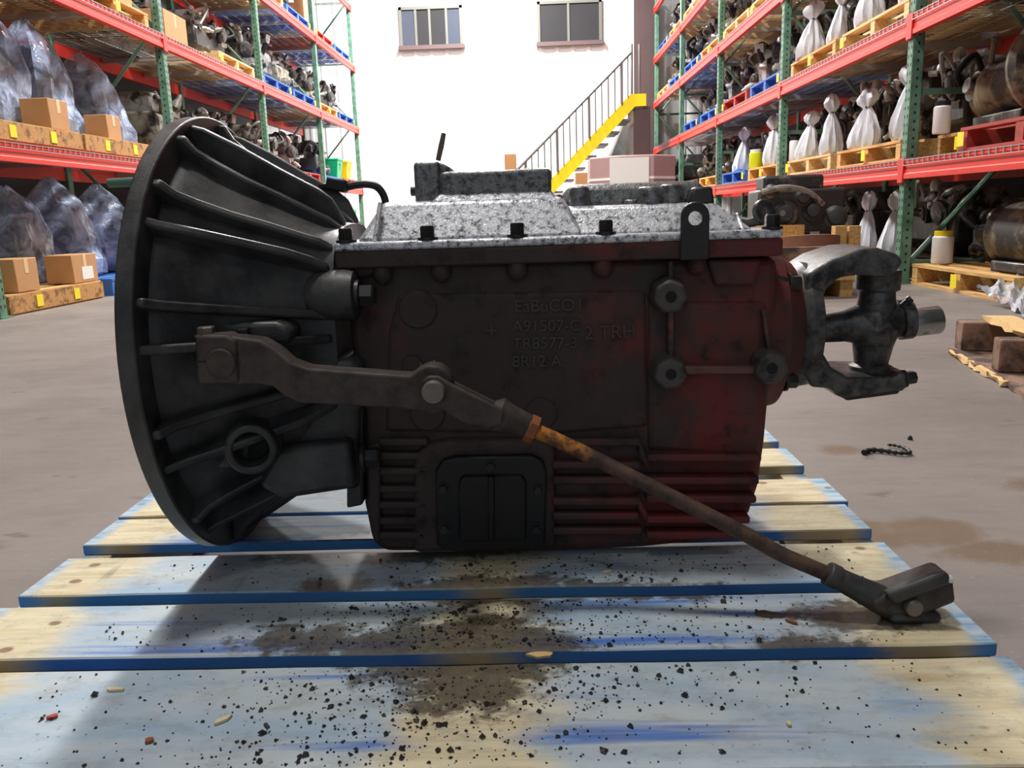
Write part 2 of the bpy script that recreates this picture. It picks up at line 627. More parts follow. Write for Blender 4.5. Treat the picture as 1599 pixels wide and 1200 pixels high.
M = dict(
    iron=mk_black_iron(), case=mk_case(), cover=mk_cover(), tower=mk_cover('shade_darkened_casting', S(128, 128, 126), S(46, 45, 44)), castmark=plain('worn_casting_mark', S(74, 62, 58), 0.6, 0, 0.3, 80), lever=mk_lever(), rod=mk_rod(), yoke=mk_yoke(), board=mk_board(),  # tower: the cover casting recoloured darker, shade of its upright faces painted in
    floor=mk_floor(), post=mk_post(), wall=mk_wall(),
    bolt=plain('dark_bolt_steel', S(52, 50, 49), 0.4, 0.4, 0.4, 90),
    hole=plain('dark_bore', S(14, 13, 13), 0.7),
    steel=plain('bright_steel', S(176, 176, 172), 0.24, 0.9, 0.15, 60, dirt=S(60, 56, 50), dlo=0.6, dhi=0.72),
    pin=plain('worn_pin_steel', S(128, 120, 112), 0.45, 0.4, 0.2, 90),
    nut=plain('rust_orange_nut', S(150, 88, 54), 0.65, 0.1, 0.3, 90),
    redboss=plain('faded_red_boss', S(108, 70, 62), 0.6, 0, 0.4, 60, dirt=S(52, 46, 44), dlo=0.45, dhi=0.6),
    greyboss=plain('grey_mount_boss', S(84, 78, 74), 0.6, 0.1, 0.35, 80, dirt=S(44, 40, 38), dlo=0.5, dhi=0.65),
    pto=plain('black_cover_plate', S(22, 22, 22), 0.4, 0.1, 0.4, 80),
    beam=plain('red_rack_beam', S(226, 58, 46), 0.42, 0, 0.12, 6),
    conn=plain('red_beam_connector', S(222, 50, 40), 0.42, 0, 0.12, 9),
    brace=plain('green_rack_brace', S(88, 124, 104), 0.5, 0, 0.2, 12),
    wire=plain('zinc_wire_deck', S(196, 192, 190), 0.4, 0.6, 0.1, 40),
    slot=plain('dark_punched_slot', S(20, 30, 26), 0.8),
    pal_nat=wood('natural_pallet_wood', S(226, 186, 118), S(176, 132, 76)),
    pal_pale=wood('pale_pallet_wood', S(234, 206, 150), S(196, 160, 104)),
    pal_blue=plain('blue_pallet_paint', S(52, 108, 186), 0.65, 0, 0.25, 20, dirt=S(120, 120, 110), dlo=0.62, dhi=0.75),
    pal_red=plain('red_pallet_paint', S(168, 62, 52), 0.65, 0, 0.25, 20, dirt=S(110, 70, 55), dlo=0.55, dhi=0.7),
    pal_dark=wood('dark_stained_pallet_wood', S(104, 84, 66), S(64, 50, 40)),
    osb=plain('strand_board', S(190, 142, 84), 0.75, 0, 0.3, 45, dirt=S(128, 88, 48), dlo=0.48, dhi=0.62),
    tagy=plain('yellow_tag', S(246, 226, 40), 0.5, 0, 0.08, 20),
    carton=plain('cardboard', S(192, 144, 96), 0.8, 0, 0.1, 12),
    tape=plain('packing_tape', S(226, 196, 150), 0.4, 0, 0.08, 30),
    paper=plain('white_paper_label', S(236, 236, 232), 0.6, 0, 0.04, 30),
    eng_black=plain('black_engine_paint', S(58, 58, 59), 0.38, 0.15, 0.5, 25, dirt=S(116, 112, 104), dlo=0.52, dhi=0.68),
    eng_grey=plain('grey_engine_casting', S(140, 137, 131), 0.5, 0.25, 0.4, 25, dirt=S(38, 36, 34), dlo=0.46, dhi=0.62),
    eng_olive=plain('olive_engine_casting', S(142, 138, 122), 0.55, 0.15, 0.4, 25, dirt=S(44, 42, 34), dlo=0.46, dhi=0.62),
    eng_tan=plain('dusty_tan_casting', S(124, 112, 88), 0.65, 0.0, 0.5, 18, dirt=S(52, 47, 40), dlo=0.4, dhi=0.56),
    eng_alu=plain('bright_aluminium_casting', S(186, 184, 180), 0.38, 0.5, 0.25, 25, dirt=S(90, 86, 82), dlo=0.55, dhi=0.7),
    rubber=plain('black_rubber', S(24, 24, 25), 0.55, 0, 0.3, 40),
    wrap_blue=mk_plastic('blue_tinted_plastic_wrap', S(186, 206, 255), 0.5, 0.12),
    wrap_clear=mk_plastic('cloudy_plastic_sheet', S(206, 208, 214), 0.75),
    bag=plain('white_plastic_bag', S(214, 217, 224), 0.35, 0, 0.07, 14, bump=0.5),
    tie=plain('black_tie', S(26, 26, 28), 0.5),
    yellow=plain('yellow_stair_paint', S(250, 226, 20), 0.5, 0, 0.06, 8),
    rail=plain('grey_hand_rail', S(120, 120, 120), 0.5, 0.3, 0.15, 12),
    brown_steel=plain('brown_painted_steel', S(82, 66, 66), 0.6, 0, 0.15, 4),
    tarp=plain('dark_grey_tarp', S(84, 84, 84), 0.4, 0, 0.3, 8),
    pinkwrap=plain('wrapped_pink_stack', S(176, 146, 144), 0.45, 0, 0.1, 6),
    greenp=plain('green_plastic', S(20, 176, 110), 0.4, 0, 0.1, 8),
    yellowp=plain('yellow_plastic', S(238, 214, 30), 0.4, 0, 0.1, 8),
    bluep=plain('blue_plastic', S(52, 116, 190), 0.4, 0, 0.1, 8),
    limep=plain('lime_plastic', S(214, 224, 30), 0.4, 0, 0.1, 8),
    whitep=plain('white_plastic', S(232, 232, 230), 0.4, 0, 0.05, 8),
    glass=plain('dark_window_glass', S(58, 58, 60), 0.12, 0.0, 0.1, 2),
    glass_blue=plain('bluish_window_glass', S(72, 78, 90), 0.12, 0, 0.1, 2),
    frame=plain('grey_window_frame', S(104, 106, 98), 0.5, 0, 0.06, 6),
    sill=plain('brown_window_sill', S(92, 74, 74), 0.5, 0, 0.06, 6),
    ceiling=plain('white_insulated_ceiling', S(225, 225, 222), 0.8, 0, 0.05, 1),
    darkwall=plain('dim_side_wall', S(58, 58, 58), 0.8, 0, 0.08, 1),
    crumb=plain('oily_crumb', S(40, 36, 34), 0.6, 0, 0.4, 200, rnd=False),
    chip=plain('pale_wood_chip', S(226, 206, 168), 0.8, 0, 0.15, 60),
    oldwood=plain('weathered_red_wood', S(148, 116, 98), 0.85, 0, 0.4, 26, dirt=S(82, 66, 58), dlo=0.44, dhi=0.6),
    splint=plain('splintered_fresh_wood', S(222, 186, 128), 0.85, 0, 0.35, 60),
    rustdisc=plain('rusty_flywheel', S(128, 92, 74), 0.6, 0.1, 0.25, 30),
)

# ================================================================== the setting
WALL_Y = 17.0
bm = B(); box(bm, (-5.3, -6, -0.1), (4.3, WALL_Y + 0.1, 0)); o = obj('floor', bm, M['floor']); o['kind'] = 'structure'
bm = B(); box(bm, (-5.3, -6, 7.2), (4.3, WALL_Y + 0.1, 7.3)); o = obj('ceiling', bm, M['ceiling']); o['kind'] = 'structure'
bm = B(); box(bm, (-5.3, -6, 0), (-5.2, WALL_Y, 7.2)); o = obj('wall_left', bm, M['darkwall']); o['kind'] = 'structure'
bm = B(); box(bm, (4.2, -6, 0), (4.3, WALL_Y, 7.2)); o = obj('wall_right', bm, M['darkwall']); o['kind'] = 'structure'
# corrugated back wall: trapezoid ribs every 0.3 m
bm = B()
pts = []
x = -5.3
while x < 4.1:
    for dx, dy in ((0, 0), (0.035, -0.022), (0.075, -0.022), (0.11, 0)):
        pts.append((x + dx, WALL_Y + dy))
    x += 0.305
pts.append((4.3, WALL_Y))
lo = [bm.verts.new((a, b, 0)) for a, b in pts]
hi = [bm.verts.new((a, b, 7.2)) for a, b in pts]
for i in range(len(pts) - 1):
    bm.faces.new((lo[i], lo[i + 1], hi[i + 1], hi[i]))
lo2 = [bm.verts.new((-5.3, WALL_Y + 0.1, 0)), bm.verts.new((4.3, WALL_Y + 0.1, 0)), bm.verts.new((4.3, WALL_Y + 0.1, 7.2)), bm.verts.new((-5.3, WALL_Y + 0.1, 7.2))]
bm.faces.new(lo2)
o = obj('wall_back', bm, M['wall'], smooth=0); o['kind'] = 'structure'


def window(n, u0, v0, u1, v1, panes, mats):
    Y = WALL_Y - 0.03
    a = at(u0, v0, Y); b = at(u1, v1, Y)
    x0, x1, z1, z0 = a.x, b.x, a.z, b.z
    w = thing('window_%d' % n, '', 'window', (x0, Y, z0))
    for k in ('label', 'category'):
        del w[k]
    w['kind'] = 'structure'
    t = 0.055
    for nm, lo_, hi_, m in (('head_rail', (x0, Y - 0.05, z1 - t), (x1, Y, z1), 'frame'), ('sill', (x0 - 0.03, Y - 0.09, z0 - 0.02), (x1 + 0.03, Y, z0 + t), 'sill'),
                            ('jamb', (x0, Y - 0.05, z0), (x0 + t, Y, z1), 'frame'), ('jamb', (x1 - t, Y - 0.05, z0), (x1, Y, z1), 'frame')):
        bm = B(); box(bm, lo_, hi_); obj(nm, bm, M[m], w)
    cuts = [x0 + t + (x1 - x0 - 2 * t) * f for f in panes]
    for i in range(len(cuts) - 1):
        bm = B(); box(bm, (cuts[i], Y - 0.022, z0 + t), (cuts[i + 1], Y - 0.012, z1 - t)); obj('pane', bm, M[mats[i]], w)
        if i:
            bm = B(); box(bm, (cuts[i] - 0.022, Y - 0.045, z0 + t), (cuts[i] + 0.022, Y - 0.008, z1 - t)); obj('mullion', bm, M['frame'], w)


window(1, 622, 12, 724, 74, (0, 0.24, 0.48, 0.77, 1), ('glass_blue', 'glass', 'glass', 'glass_blue'))
window(2, 838, 3, 940, 68, (0, 0.48, 1), ('glass', 'glass'))

# ================================================================== main pallet
PX, PY, DECK = -0.09, 1.0, 0.13
BT = 0.0145
pal = thing('pallet', 'blue-washed wooden pallet carrying the large transmission in the foreground', 'pallet', (PX, PY, 0))
random.seed(3)
for (y0, y1, l, r) in ((1.405, 1.50, 0, 0), (1.268, 1.366, 0, 0), (1.102, 1.204, -0.004, 0.008), (1.0, 1.092, 0, 0), (0.853, 0.958, 0.005, -0.002), (0.717, 0.826, 0.0, 0.004), (0.545, 0.694, 0.0, 0.002)):
    bm = B()
    n = 14
    xs = [PX - 0.508 + l + (1.016 - l + r) * i / n for i in range(n + 1)]
    R = []
    for i, x in enumerate(xs):
        a = random.uniform(-0.0012, 0.0012); b = random.uniform(-0.0012, 0.0012); c = random.uniform(-0.0007, 0.0007)
        R.append([(x, y0 + a, DECK - BT), (x, y1 + b, DECK - BT), (x, y1 + b, DECK + c * 0.3), (x, y0 + a, DECK + c * 0.3)])
    rings(bm, R)
    obj('deck_board', bm, M['board'], pal, bevel=0.0016, seg=1)
for x in (-0.508, -0.019, 0.47):
    bm = B(); box(bm, (PX + x, 0.545, 0.0145), (PX + x + 0.038, 1.50, DECK - BT)); obj('stringer', bm, M['board'], pal, bevel=0.002)
for y in (0.56, 0.97, 1.39):
    bm = B(); box(bm, (PX - 0.508, y, 0.0), (PX + 0.508, y + 0.1, 0.0145)); obj('bottom_board', bm, M['board'], pal, bevel=0.0015)

# ================================================================== transmission
TR = thing('transmission', 'large oily truck transmission with ribbed bell housing lying on the blue pallet', 'transmission', (0.0, 1.03, DECK))
BC = Vector((0, 1.04, 0.395))
X0 = -0.404


def polar(x, th, r):
    return Vector((x, BC.y - r * cos(th), BC.z + r * sin(th)))


bell = None
# cone: circle at the flange, rounded square at the case
bm = B()
NB = 96
secs = [(-0.398, 0.236, 0), (-0.385, 0.234, 0), (-0.372, 0.228, 0), (-0.350, 0.208, 0.05), (-0.322, 0.188, 0.12), (-0.290, 0.168, 0.25), (-0.262, 0.150, 0.45), (-0.240, 0.138, 0.6), (-0.222, 0.134, 0.7)]
R = []
for x, r, sq in secs:
    ring = []
    for i in range(NB):
        t = 2 * pi * i / NB
        e = 2 + 3 * sq
        k = (abs(cos(t)) ** e + abs(sin(t)) ** e) ** (-1 / e)
        ring.append(polar(x, t, r * (1 + (k - 1) * 0.75)))
    R.append(ring)
rings(bm, R, False, True)
bell = obj('bell_housing', bm, M['iron'], TR)
bm = B()
annulus(bm, (X0, BC.y, BC.z), (1, 0, 0), 0.265, 0.222, 0.019, 128)
obj('flange', bm, M['iron'], bell, bevel=0.002)

def cone_r(x):
    for (a, ra, _), (b, rb, _) in zip(secs, secs[1:]):
        if a <= x <= b:
            return ra + (rb - ra) * (x - a) / (b - a)
    return secs[-1][1]


def cone_rt(x, th):
    r = cone_r(x)
    sq = 0.0
    for (a, _, sa), (b, _, sb) in zip(secs, secs[1:]):
        if a <= x <= b:
            sq = sa + (sb - sa) * (x - a) / (b - a)
    e = 2 + 3 * sq
    k = (abs(cos(th)) ** e + abs(sin(th)) ** e) ** (-1 / e)
    return r * (1 + (k - 1) * 0.75)


def rib(deg, prof, w=0.0098):
    th = radians(deg)
    tang = Vector((0, sin(th), cos(th)))
    outer = [polar(x, th, r + cone_rt(x, th) - cone_r(x)) for x, r in prof]
    inner = [polar(x, th, cone_rt(x, th) - 0.02) for x, _ in reversed(prof)]
    bm = B()
    pts = outer + inner
    prism(bm, [p - tang * w / 2 for p in pts], tang * w)
    obj('rib', bm, M['iron'], bell, bevel=0.0025, seg=2)


tall = [(-0.388, 0.259), (-0.372, 0.2545), (-0.335, 0.232), (-0.29, 0.202), (-0.25, 0.178), (-0.236, 0.166), (-0.224, 0.14)]
low = [(-0.388, 0.259), (-0.378, 0.2585), (-0.368, 0.242), (-0.350, 0.226), (-0.32, 0.203), (-0.285, 0.180), (-0.25, 0.156), (-0.236, 0.148), (-0.224, 0.136)]
mid = [(-0.388, 0.258), (-0.375, 0.249), (-0.34, 0.227), (-0.30, 0.201), (-0.262, 0.176), (-0.24, 0.158), (-0.226, 0.142)]
for k in range(12):
    base = 10 + 30 * k
    rib(base + 5.2, tall if k in (2, 3, 4) else low)
    rib(base - 5.2, low if k in (2, 3, 4) else mid)
# shelf, side pads and bosses on the near side of the bell
bm = B(); pxprism(bm, [(262, 512), (300, 505), (430, 503), (448, 510), (455, 525), (448, 540), (300, 545), (262, 545)], 0.852, 0.10)
obj('side_shelf', bm, M['iron'], bell, bevel=0.006, seg=3)
bm = B(); pxprism(bm, [(330, 622), (300, 700), (330, 720), (420, 735), (560, 772), (562, 560), (470, 560), (420, 590)], 0.905, 0.09)
obj('side_web', bm, M['iron'], bell, bevel=0.012, seg=3)
bm = B(); pxprism(bm, [(430, 700), (545, 688), (553, 765), (440, 782), (400, 760)], 0.885, 0.1)
obj('side_pad', bm, M['iron'], bell, bevel=0.008, seg=3)
c = at(392, 702, 0.845)
bm = B()
lathe(bm, c, (0.25, -1, 0.0), [(-0.06, 0.034), (0.0, 0.028), (0.004, 0.0265), (0.004, 0.019), (-0.03, 0.0175)], 40)
boss = obj('hollow_boss', bm, M['iron'], bell, bevel=0.002)
bm = B(); lathe(bm, c, (0.25, -1, 0.0), [(-0.03, 0.0172), (-0.024, 0.0172)], 32)
obj('bore', bm, M['hole'], boss)
bm = B(); pxprism(bm, [(262, 692), (300, 676), (370, 668), (390, 672), (390, 732), (330, 735), (285, 728)], 0.865, 0.08)
obj('boss_arm', bm, M['iron'], bell, bevel=0.006, seg=3)
# barrel between bell and case with two bolts
c = at(522, 462, 0.915)
bm = B(); lathe(bm, c - Vector((0.018, 0, 0)), (1, 0, 0), [(-0.01, 0.02), (0, 0.027), (0.03, 0.029), (0.042, 0.027), (0.044, 0.02)], 28)
obj('barrel_boss', bm, M['iron'], bell)
bm = B(); hexbolt(bm, c + Vector((0.026, -0.004, 0.0)), (1, 0, 0), 0.013, 0.016)
obj('bolt', bm, M['bolt'], bell)
bm = B(); pxprism(bm, [(541, 640), (566, 638), (566, 790), (541, 795)], 0.915, 0.2)
obj('mating_flange', bm, M['iron'], bell, bevel=0.003)
bm = B(); hexbolt(bm, at(566, 715, 0.90), (1, 0, 0), 0.012, 0.016)
obj('bolt', bm, M['bolt'], bell)
# flange stud
bm = B(); p = at(206, 284, 0.862); cyl(bm, (X0 - 0.029, p.y, p.z - 0.0006), (X0 + 0.01, p.y, p.z), 0.0046, n=14)
obj('stud', bm, M['brace'], bell)

# ---- main case
YF = 0.935
bm = B()
outl = [(543, 405), (1216, 402), (1213, 520), (1204, 600), (1196, 690), (1186, 760), (1172, 803), (1125, 846), (1000, 858), (850, 864), (600, 864), (580, 848), (568, 790), (560, 640), (545, 520)]
pxprism(bm, outl, YF, 0.215)
case = obj('main_case', bm, M['case'], TR, bevel=0.01, seg=3)
fl = at(522, 392, 0.915); fr = at(1223, 388, 0.915)
ZF0, ZF1, ZF2 = 0.481, 0.500, 0.5095
bm = B(); box(bm, (fl.x, 0.915, ZF0), (fr.x, 1.165, ZF1)); obj('case_flange', bm, M['case'], case, bevel=0.0025)
for u, v, r in ((690, 437, 0.0115), (808, 431, 0.0125), (940, 430, 0.012), (1085, 428, 0.0115), (600, 440, 0.011)):
    p = at(u, v, 0.935)
    bm = B(); lathe(bm, (p.x, 0.928, ZF0 + 0.003), (0, 0, -1), [(0, r * 0.9), (0.006, r * 0.95), (0.011, r), (0.017, r * 0.85), (0.021, r * 0.5), (0.0225, 0.0005)], 20)
    obj('bolt_boss', bm, M['case'], case)
bm = B(); pxprism(bm, [(1105, 405), (1190, 405), (1178, 446), (1118, 448)], 0.925, 0.03); obj('corner_gusset', bm, M['case'], case, bevel=0.004)
bm = B(); pxprism(bm, [(536, 405), (600, 405), (585, 430), (560, 436)], 0.925, 0.03); obj('corner_gusset', bm, M['case'], case, bevel=0.004)
for u, v, r in ((653, 483, 0.022), (668, 645, 0.0205), (845, 645, 0.0185), (645, 570, 0.012)):
    p = at(u, v, YF)
    bm = B(); lathe(bm, (p.x, YF + 0.002, p.z), (0, -1, 0), [(0, r), (0.006, r), (0.0075, r * 0.92)], 32); obj('round_pad', bm, M['case'], case)
# raised wall panel
bm = B(); pxprism(bm, [(620, 458), (1010, 452), (1015, 668), (870, 680), (600, 676), (605, 520)], YF - 0.0025, 0.02); obj('wall_panel', bm, M['case'], case, bevel=0.006, seg=3)
bm = B(); pxprism(bm, [(1010, 470), (1200, 470), (1192, 690), (1182, 720), (1010, 706)], YF - 0.004, 0.02); obj('rear_panel', bm, M['case'], case, bevel=0.008, seg=3)
# three mounting bosses joined by ribs
for u, v, ln in ((1048, 464, 0.034), (1048, 585, 0.034), (1206, 576, 0.03)):
    p = at(u, v, YF - ln + 0.004)
    c = Vector((p.x, YF + 0.004, p.z))
    bm = B(); lathe(bm, c, (0, -1, 0), [(0, 0.024), (ln * 0.6, 0.0205), (ln, 0.0185)], 7, 0.3)
    b_ = obj('mount_boss', bm, M['greyboss'], case, bevel=0.0035, seg=3)
    bm = B(); lathe(bm, c + Vector((0, -ln, 0)), (0, -1, 0), [(-0.004, 0.0062), (0.0006, 0.0062)], 20); obj('bore', bm, M['hole'], b_)
for px, th in (([(1044, 408), (1052, 408), (1053, 560), (1043, 560)], 0.018), ([(1060, 572), (1190, 572), (1190, 584), (1060, 586)], 0.02), ([(1190, 484), (1196, 484), (1206, 552), (1199, 554)], 0.016)):
    bm = B(); pxprism(bm, px, YF - th + 0.002, th + 0.01); obj('boss_rib', bm, M['redboss'], case, bevel=0.002)
# horizontal cooling ribs
for lst, ua, ubs, t in (((692, 728, 752, 785, 808, 831), 862, (1002, 1000, 1000, 1000, 998, 1004), 0.014), ((716, 752, 781, 813, 838), 1010, (1190, 1186, 1182, 1172, 1148), 0.02), ((692, 714, 738, 765, 790, 815, 838), 592, (668,) * 7, 0.012)):
    for v, ub in zip(lst, ubs):
        bm = B(); pxprism(bm, [(ua, v - 6), (ub, v - 6), (ub, v + 6), (ua, v + 6)], YF - t, t + 0.01)
        obj('cooling_rib', bm, M['case'], case, bevel=0.003, seg=3)
for px in ([(998, 690), (1014, 716), (1014, 738), (998, 712)], [(996, 772), (1014, 808), (1014, 826), (996, 795)]):
    bm = B(); pxprism(bm, px, YF - 0.015, 0.02); obj('cooling_rib', bm, M['case'], case, bevel=0.003, seg=3)
bm = B(); pxprism(bm, [(570, 700), (594, 690), (594, 850), (584, 848), (574, 800)], YF - 0.01, 0.02); obj('front_web', bm, M['case'], case, bevel=0.004)
# power take-off cover
bm = B(); pxprism(bm, [(645, 712), (668, 694), (700, 688), (840, 686), (868, 696), (868, 860), (645, 866)], YF - 0.012, 0.02); obj('cover_surround', bm, M['case'], case, bevel=0.008, seg=3)
bm = B(); pxprism(bm, [(680, 735), (690, 720), (712, 714), (830, 712), (848, 720), (853, 736), (851, 850), (840, 858), (695, 862), (682, 852)], YF - 0.022, 0.012)
pto = obj('side_cover', bm, M['pto'], TR, bevel=0.003, seg=3)
bm = B(); pxprism(bm, [(716, 752), (722, 744), (815, 743), (822, 752), (822, 845), (716, 848)], YF - 0.027, 0.008); obj('raised_centre', bm, M['pto'], pto, bevel=0.003, seg=2)
bm = B(); pxprism(bm, [(762, 745), (772, 745), (772, 845), (762, 845)], YF - 0.031, 0.006); obj('centre_rib', bm, M['pto'], pto, bevel=0.002)
for u, v in ((692, 763), (694, 826), (840, 765), (838, 826), (766, 728)):
    bm = B(); hexbolt(bm, at(u, v, YF - 0.022), (0, -1, 0), 0.0058, 0.006); obj('bolt', bm, M['bolt'], pto)
# raised casting marks
def letters(txt, u, v, size, rot=0.0):
    cu = bpy.data.curves.new('t', 'FONT')
    cu.body = txt
    cu.size = size
    cu.extrude = 0.0021
    cu.bevel_depth = 0.0003
    ob = bpy.data.objects.new('t', cu)
    COL.objects.link(ob)
    me = bpy.data.meshes.new_from_object(ob.evaluated_get(bpy.context.evaluated_depsgraph_get()))
    bpy.data.objects.remove(ob)
    p = at(u, v, YF - 0.0025)
    me.transform(Matrix.Translation(p - OFF[case]) @ Euler((pi / 2, rot, 0)).to_matrix().to_4x4())
    me.materials.append(M['castmark'])
    o = bpy.data.objects.new('cast_lettering', me)
    COL.objects.link(o)
    o.parent = case
    return o


letters('EaBuCO1', 803, 487, 0.0195, 0.01)
letters('A91507-C', 800, 518, 0.0185, 0.01)
letters('TR8577-3', 800, 545, 0.0185, 0.01)
letters('8R12 A', 800, 573, 0.0185, 0.01)
letters('2 TRH', 912, 530, 0.0215, -0.02)
letters('+', 757, 530, 0.028)

# ---- top cover
cov = None
bm = B(); box(bm, (fl.x - 0.001, 0.915, ZF1), (fr.x, 1.165, ZF2))
cov = obj('top_cover', bm, M['cover'], TR, bevel=0.003)


def wedge(bm, lo, hi, zlo, zhi):
    (x0, x1, y0, y1), (a0, a1, b0, b1) = lo, hi
    rings(bm, [[(x0, y0, zlo), (x1, y0, zlo), (x1, y1, zlo), (x0, y1, zlo)], [(a0, b0, zhi), (a1, b0, zhi), (a1, b1, zhi), (a0, b1, zhi)]])


bm = B(); wedge(bm, (-0.200, 0.060, 0.938, 1.145), (-0.172, 0.034, 0.968, 1.115), ZF2 - 0.002, 0.5525); obj('cover_front_dome', bm, M['cover'], cov, bevel=0.006, seg=3)
bm = B(); wedge(bm, (0.0, 0.246, 0.938, 1.145), (0.02, 0.205, 0.966, 1.115), ZF2 - 0.002, 0.541); obj('cover_rear_dome', bm, M['cover'], cov, bevel=0.006, seg=3)
# edge ribs running down the ends of the dome
p0 = at(594, 318, 0.957); p1 = at(585, 378, 0.930)
bm = B(); cyl(bm, p0, p1, 0.003, 0.003, 8); obj('end_rib', bm, M['cover'], cov)
p0 = at(1150, 335, 0.957); p1 = at(1162, 368, 0.935)
bm = B(); cyl(bm, p0, p1, 0.003, 0.003, 8); obj('end_rib', bm, M['cover'], cov)
for u in (541, 668, 808, 946, 1205):
    p = at(u, 375, 0.926)
    bm = B(); hexbolt(bm, (p.x, 0.926, ZF2), (0, 0, 1), 0.0085, 0.0125); obj('bolt', bm, M['bolt'], cov)
for u in (600, 760, 900, 1050):
    p = at(u, 330, 1.155)
    bm = B(); hexbolt(bm, (p.x, 1.155, ZF2), (0, 0, 1), 0.0085, 0.0125); obj('bolt', bm, M['bolt'], cov)
# shift tower: four walls around an opening
bm = B()
tx0, tx1, ty0, ty1, tz = -0.107, 0.022, 0.979, 1.085, 0.5845
ow = [(tx0, ty0), (tx1, ty0), (tx1, ty1), (tx0, ty1)]
wl = [(tx0 + 0.02, ty0 + 0.02), (tx1 - 0.02, ty0 + 0.02), (tx1 - 0.02, ty1 - 0.02), (tx0 + 0.02, ty1 - 0.02)]
V = [[bm.verts.new((x, y, z)) for x, y in c] for c, z in ((ow, 0.545), (ow, tz), (wl, tz), (wl, 0.55))]
for k in range(3):
    for i in range(4):
        bm.faces.new((V[k][i], V[k][(i + 1) % 4], V[k + 1][(i + 1) % 4], V[k + 1][i]))
bm.faces.new(V[3]); bm.faces.new(V[0])
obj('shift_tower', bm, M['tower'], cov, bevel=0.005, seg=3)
bm = B(); wedge(bm, (tx0 - 0.012, tx1 + 0.006, 0.971, 1.095), (tx0, tx1, ty0, ty1), 0.549, 0.560); obj('tower_foot', bm, M['cover'], cov, bevel=0.003)
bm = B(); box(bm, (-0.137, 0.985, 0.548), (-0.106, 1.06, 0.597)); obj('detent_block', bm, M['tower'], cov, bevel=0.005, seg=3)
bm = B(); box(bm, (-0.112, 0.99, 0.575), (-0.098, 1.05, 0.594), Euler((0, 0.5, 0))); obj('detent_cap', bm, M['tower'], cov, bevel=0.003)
bm = B(); cyl(bm, (-0.137, 1.02, 0.565), (-0.146, 1.02, 0.565), 0.006, n=12); obj('switch_plug', bm, M['bolt'], cov)
bm = B(); tube(bm, [at(684, 251, 1.0), at(689, 228, 1.0), at(693, 208, 1.0)], [0.003, 0.0034, 0.0028], 8); obj('vent_rod', bm, M['pin'], cov)
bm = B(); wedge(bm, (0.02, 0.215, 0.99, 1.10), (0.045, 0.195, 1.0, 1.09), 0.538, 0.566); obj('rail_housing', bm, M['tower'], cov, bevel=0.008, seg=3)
for u, v, r in ((905, 300, 0.012), (1015, 300, 0.016), (985, 320, 0.009), (868, 312, 0.009), (1048, 296, 0.014)):
    p = at(u, v, 0.985)
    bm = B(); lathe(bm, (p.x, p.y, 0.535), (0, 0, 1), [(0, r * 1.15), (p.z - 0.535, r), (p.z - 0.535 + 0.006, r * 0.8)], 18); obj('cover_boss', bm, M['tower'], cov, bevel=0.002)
bm = B(); wedge(bm, (0.175, 0.206, 0.965, 1.02), (0.183, 0.204, 0.972, 1.012), 0.538, 0.558); obj('end_block', bm, M['bolt'], cov, bevel=0.003)
# lifting lug: upright plate with a round top and an eye
bm = B()
zc = at(1084, 338, 0.912).z
xc = at(1084, 338, 0.912).x
hw = 0.0152
pts = [(xc - hw, zc - 0.046), (xc + hw, zc - 0.046)] + [(xc + hw * cos(radians(a)), zc + hw * sin(radians(a))) for a in range(0, 181, 15)]
ho = [(xc + 0.0072 * cos(2 * pi * i / 20), zc - 0.002 + 0.0072 * sin(2 * pi * i / 20)) for i in range(20)]
prism(bm, [(a, 0.905, b) for a, b in pts], (0, 0.008, 0))
lug = obj('lifting_lug', bm, M['bolt'], cov, bevel=0.0015)
hb = B(); lathe(hb, (xc, 0.9, zc - 0.002), (0, 1, 0), [(0, 0.0075), (0.02, 0.0075)], 20)
hme = finish(hb, 'eye_cutter'); hob = bpy.data.objects.new('eye_cutter', hme); COL.objects.link(hob); hob.location = -OFF[lug]
md = lug.modifiers.new('eye', 'BOOLEAN'); md.object = hob; md.operation = 'DIFFERENCE'
COL.objects.link(lug) if lug.name not in COL.objects else None
bpy.context.view_layer.update()
hob.parent = TR
hob.location = (0, 0, 0)
for v in hme.vertices:
    v.co -= OFF[TR]
bpy.context.view_layer.update()
newme = bpy.data.meshes.new_from_object(lug.evaluated_get(bpy.context.evaluated_depsgraph_get()))
lug.modifiers.clear()
lug.data = newme
newme.shade_flat()
bpy.data.objects.remove(hob)
# rear eye on a short arm
c = at(1196, 331, 1.02)
bm = B(); annulus(bm, c - Vector((0.004, -0.004, 0)), (0.35, -0.9, 0.15), 0.0145, 0.006, 0.008, 28); obj('rear_eye', bm, M['yoke'], cov, bevel=0.0015)
bm = B(); tube(bm, [at(1190, 343, 1.022), at(1168, 348, 1.03), at(1140, 345, 1.04)], [0.007, 0.006, 0.008], 10); obj('eye_arm', bm, M['iron'], cov)
# sensor plug and loom behind the front of the cover
bm = B(); cbox(bm, at(527, 289, 1.08), (0.026, 0.022, 0.016), Euler((0, 0.2, 0)))
plug = obj('sensor_plug', bm, M['rubber'], TR, bevel=0.003)
bm = B(); cbox(bm, at(508, 291, 1.08), (0.014, 0.012, 0.006)); obj('plug_latch', bm, M['rubber'], plug, bevel=0.001)
bm = B(); tube(bm, spline([at(538, 293, 1.08), at(556, 289, 1.08), at(575, 288, 1.08), at(590, 293, 1.08), at(600, 308, 1.08), at(604, 330, 1.08)], 5), 0.0048, 8)
obj('wire_loom', bm, M['rubber'], TR)

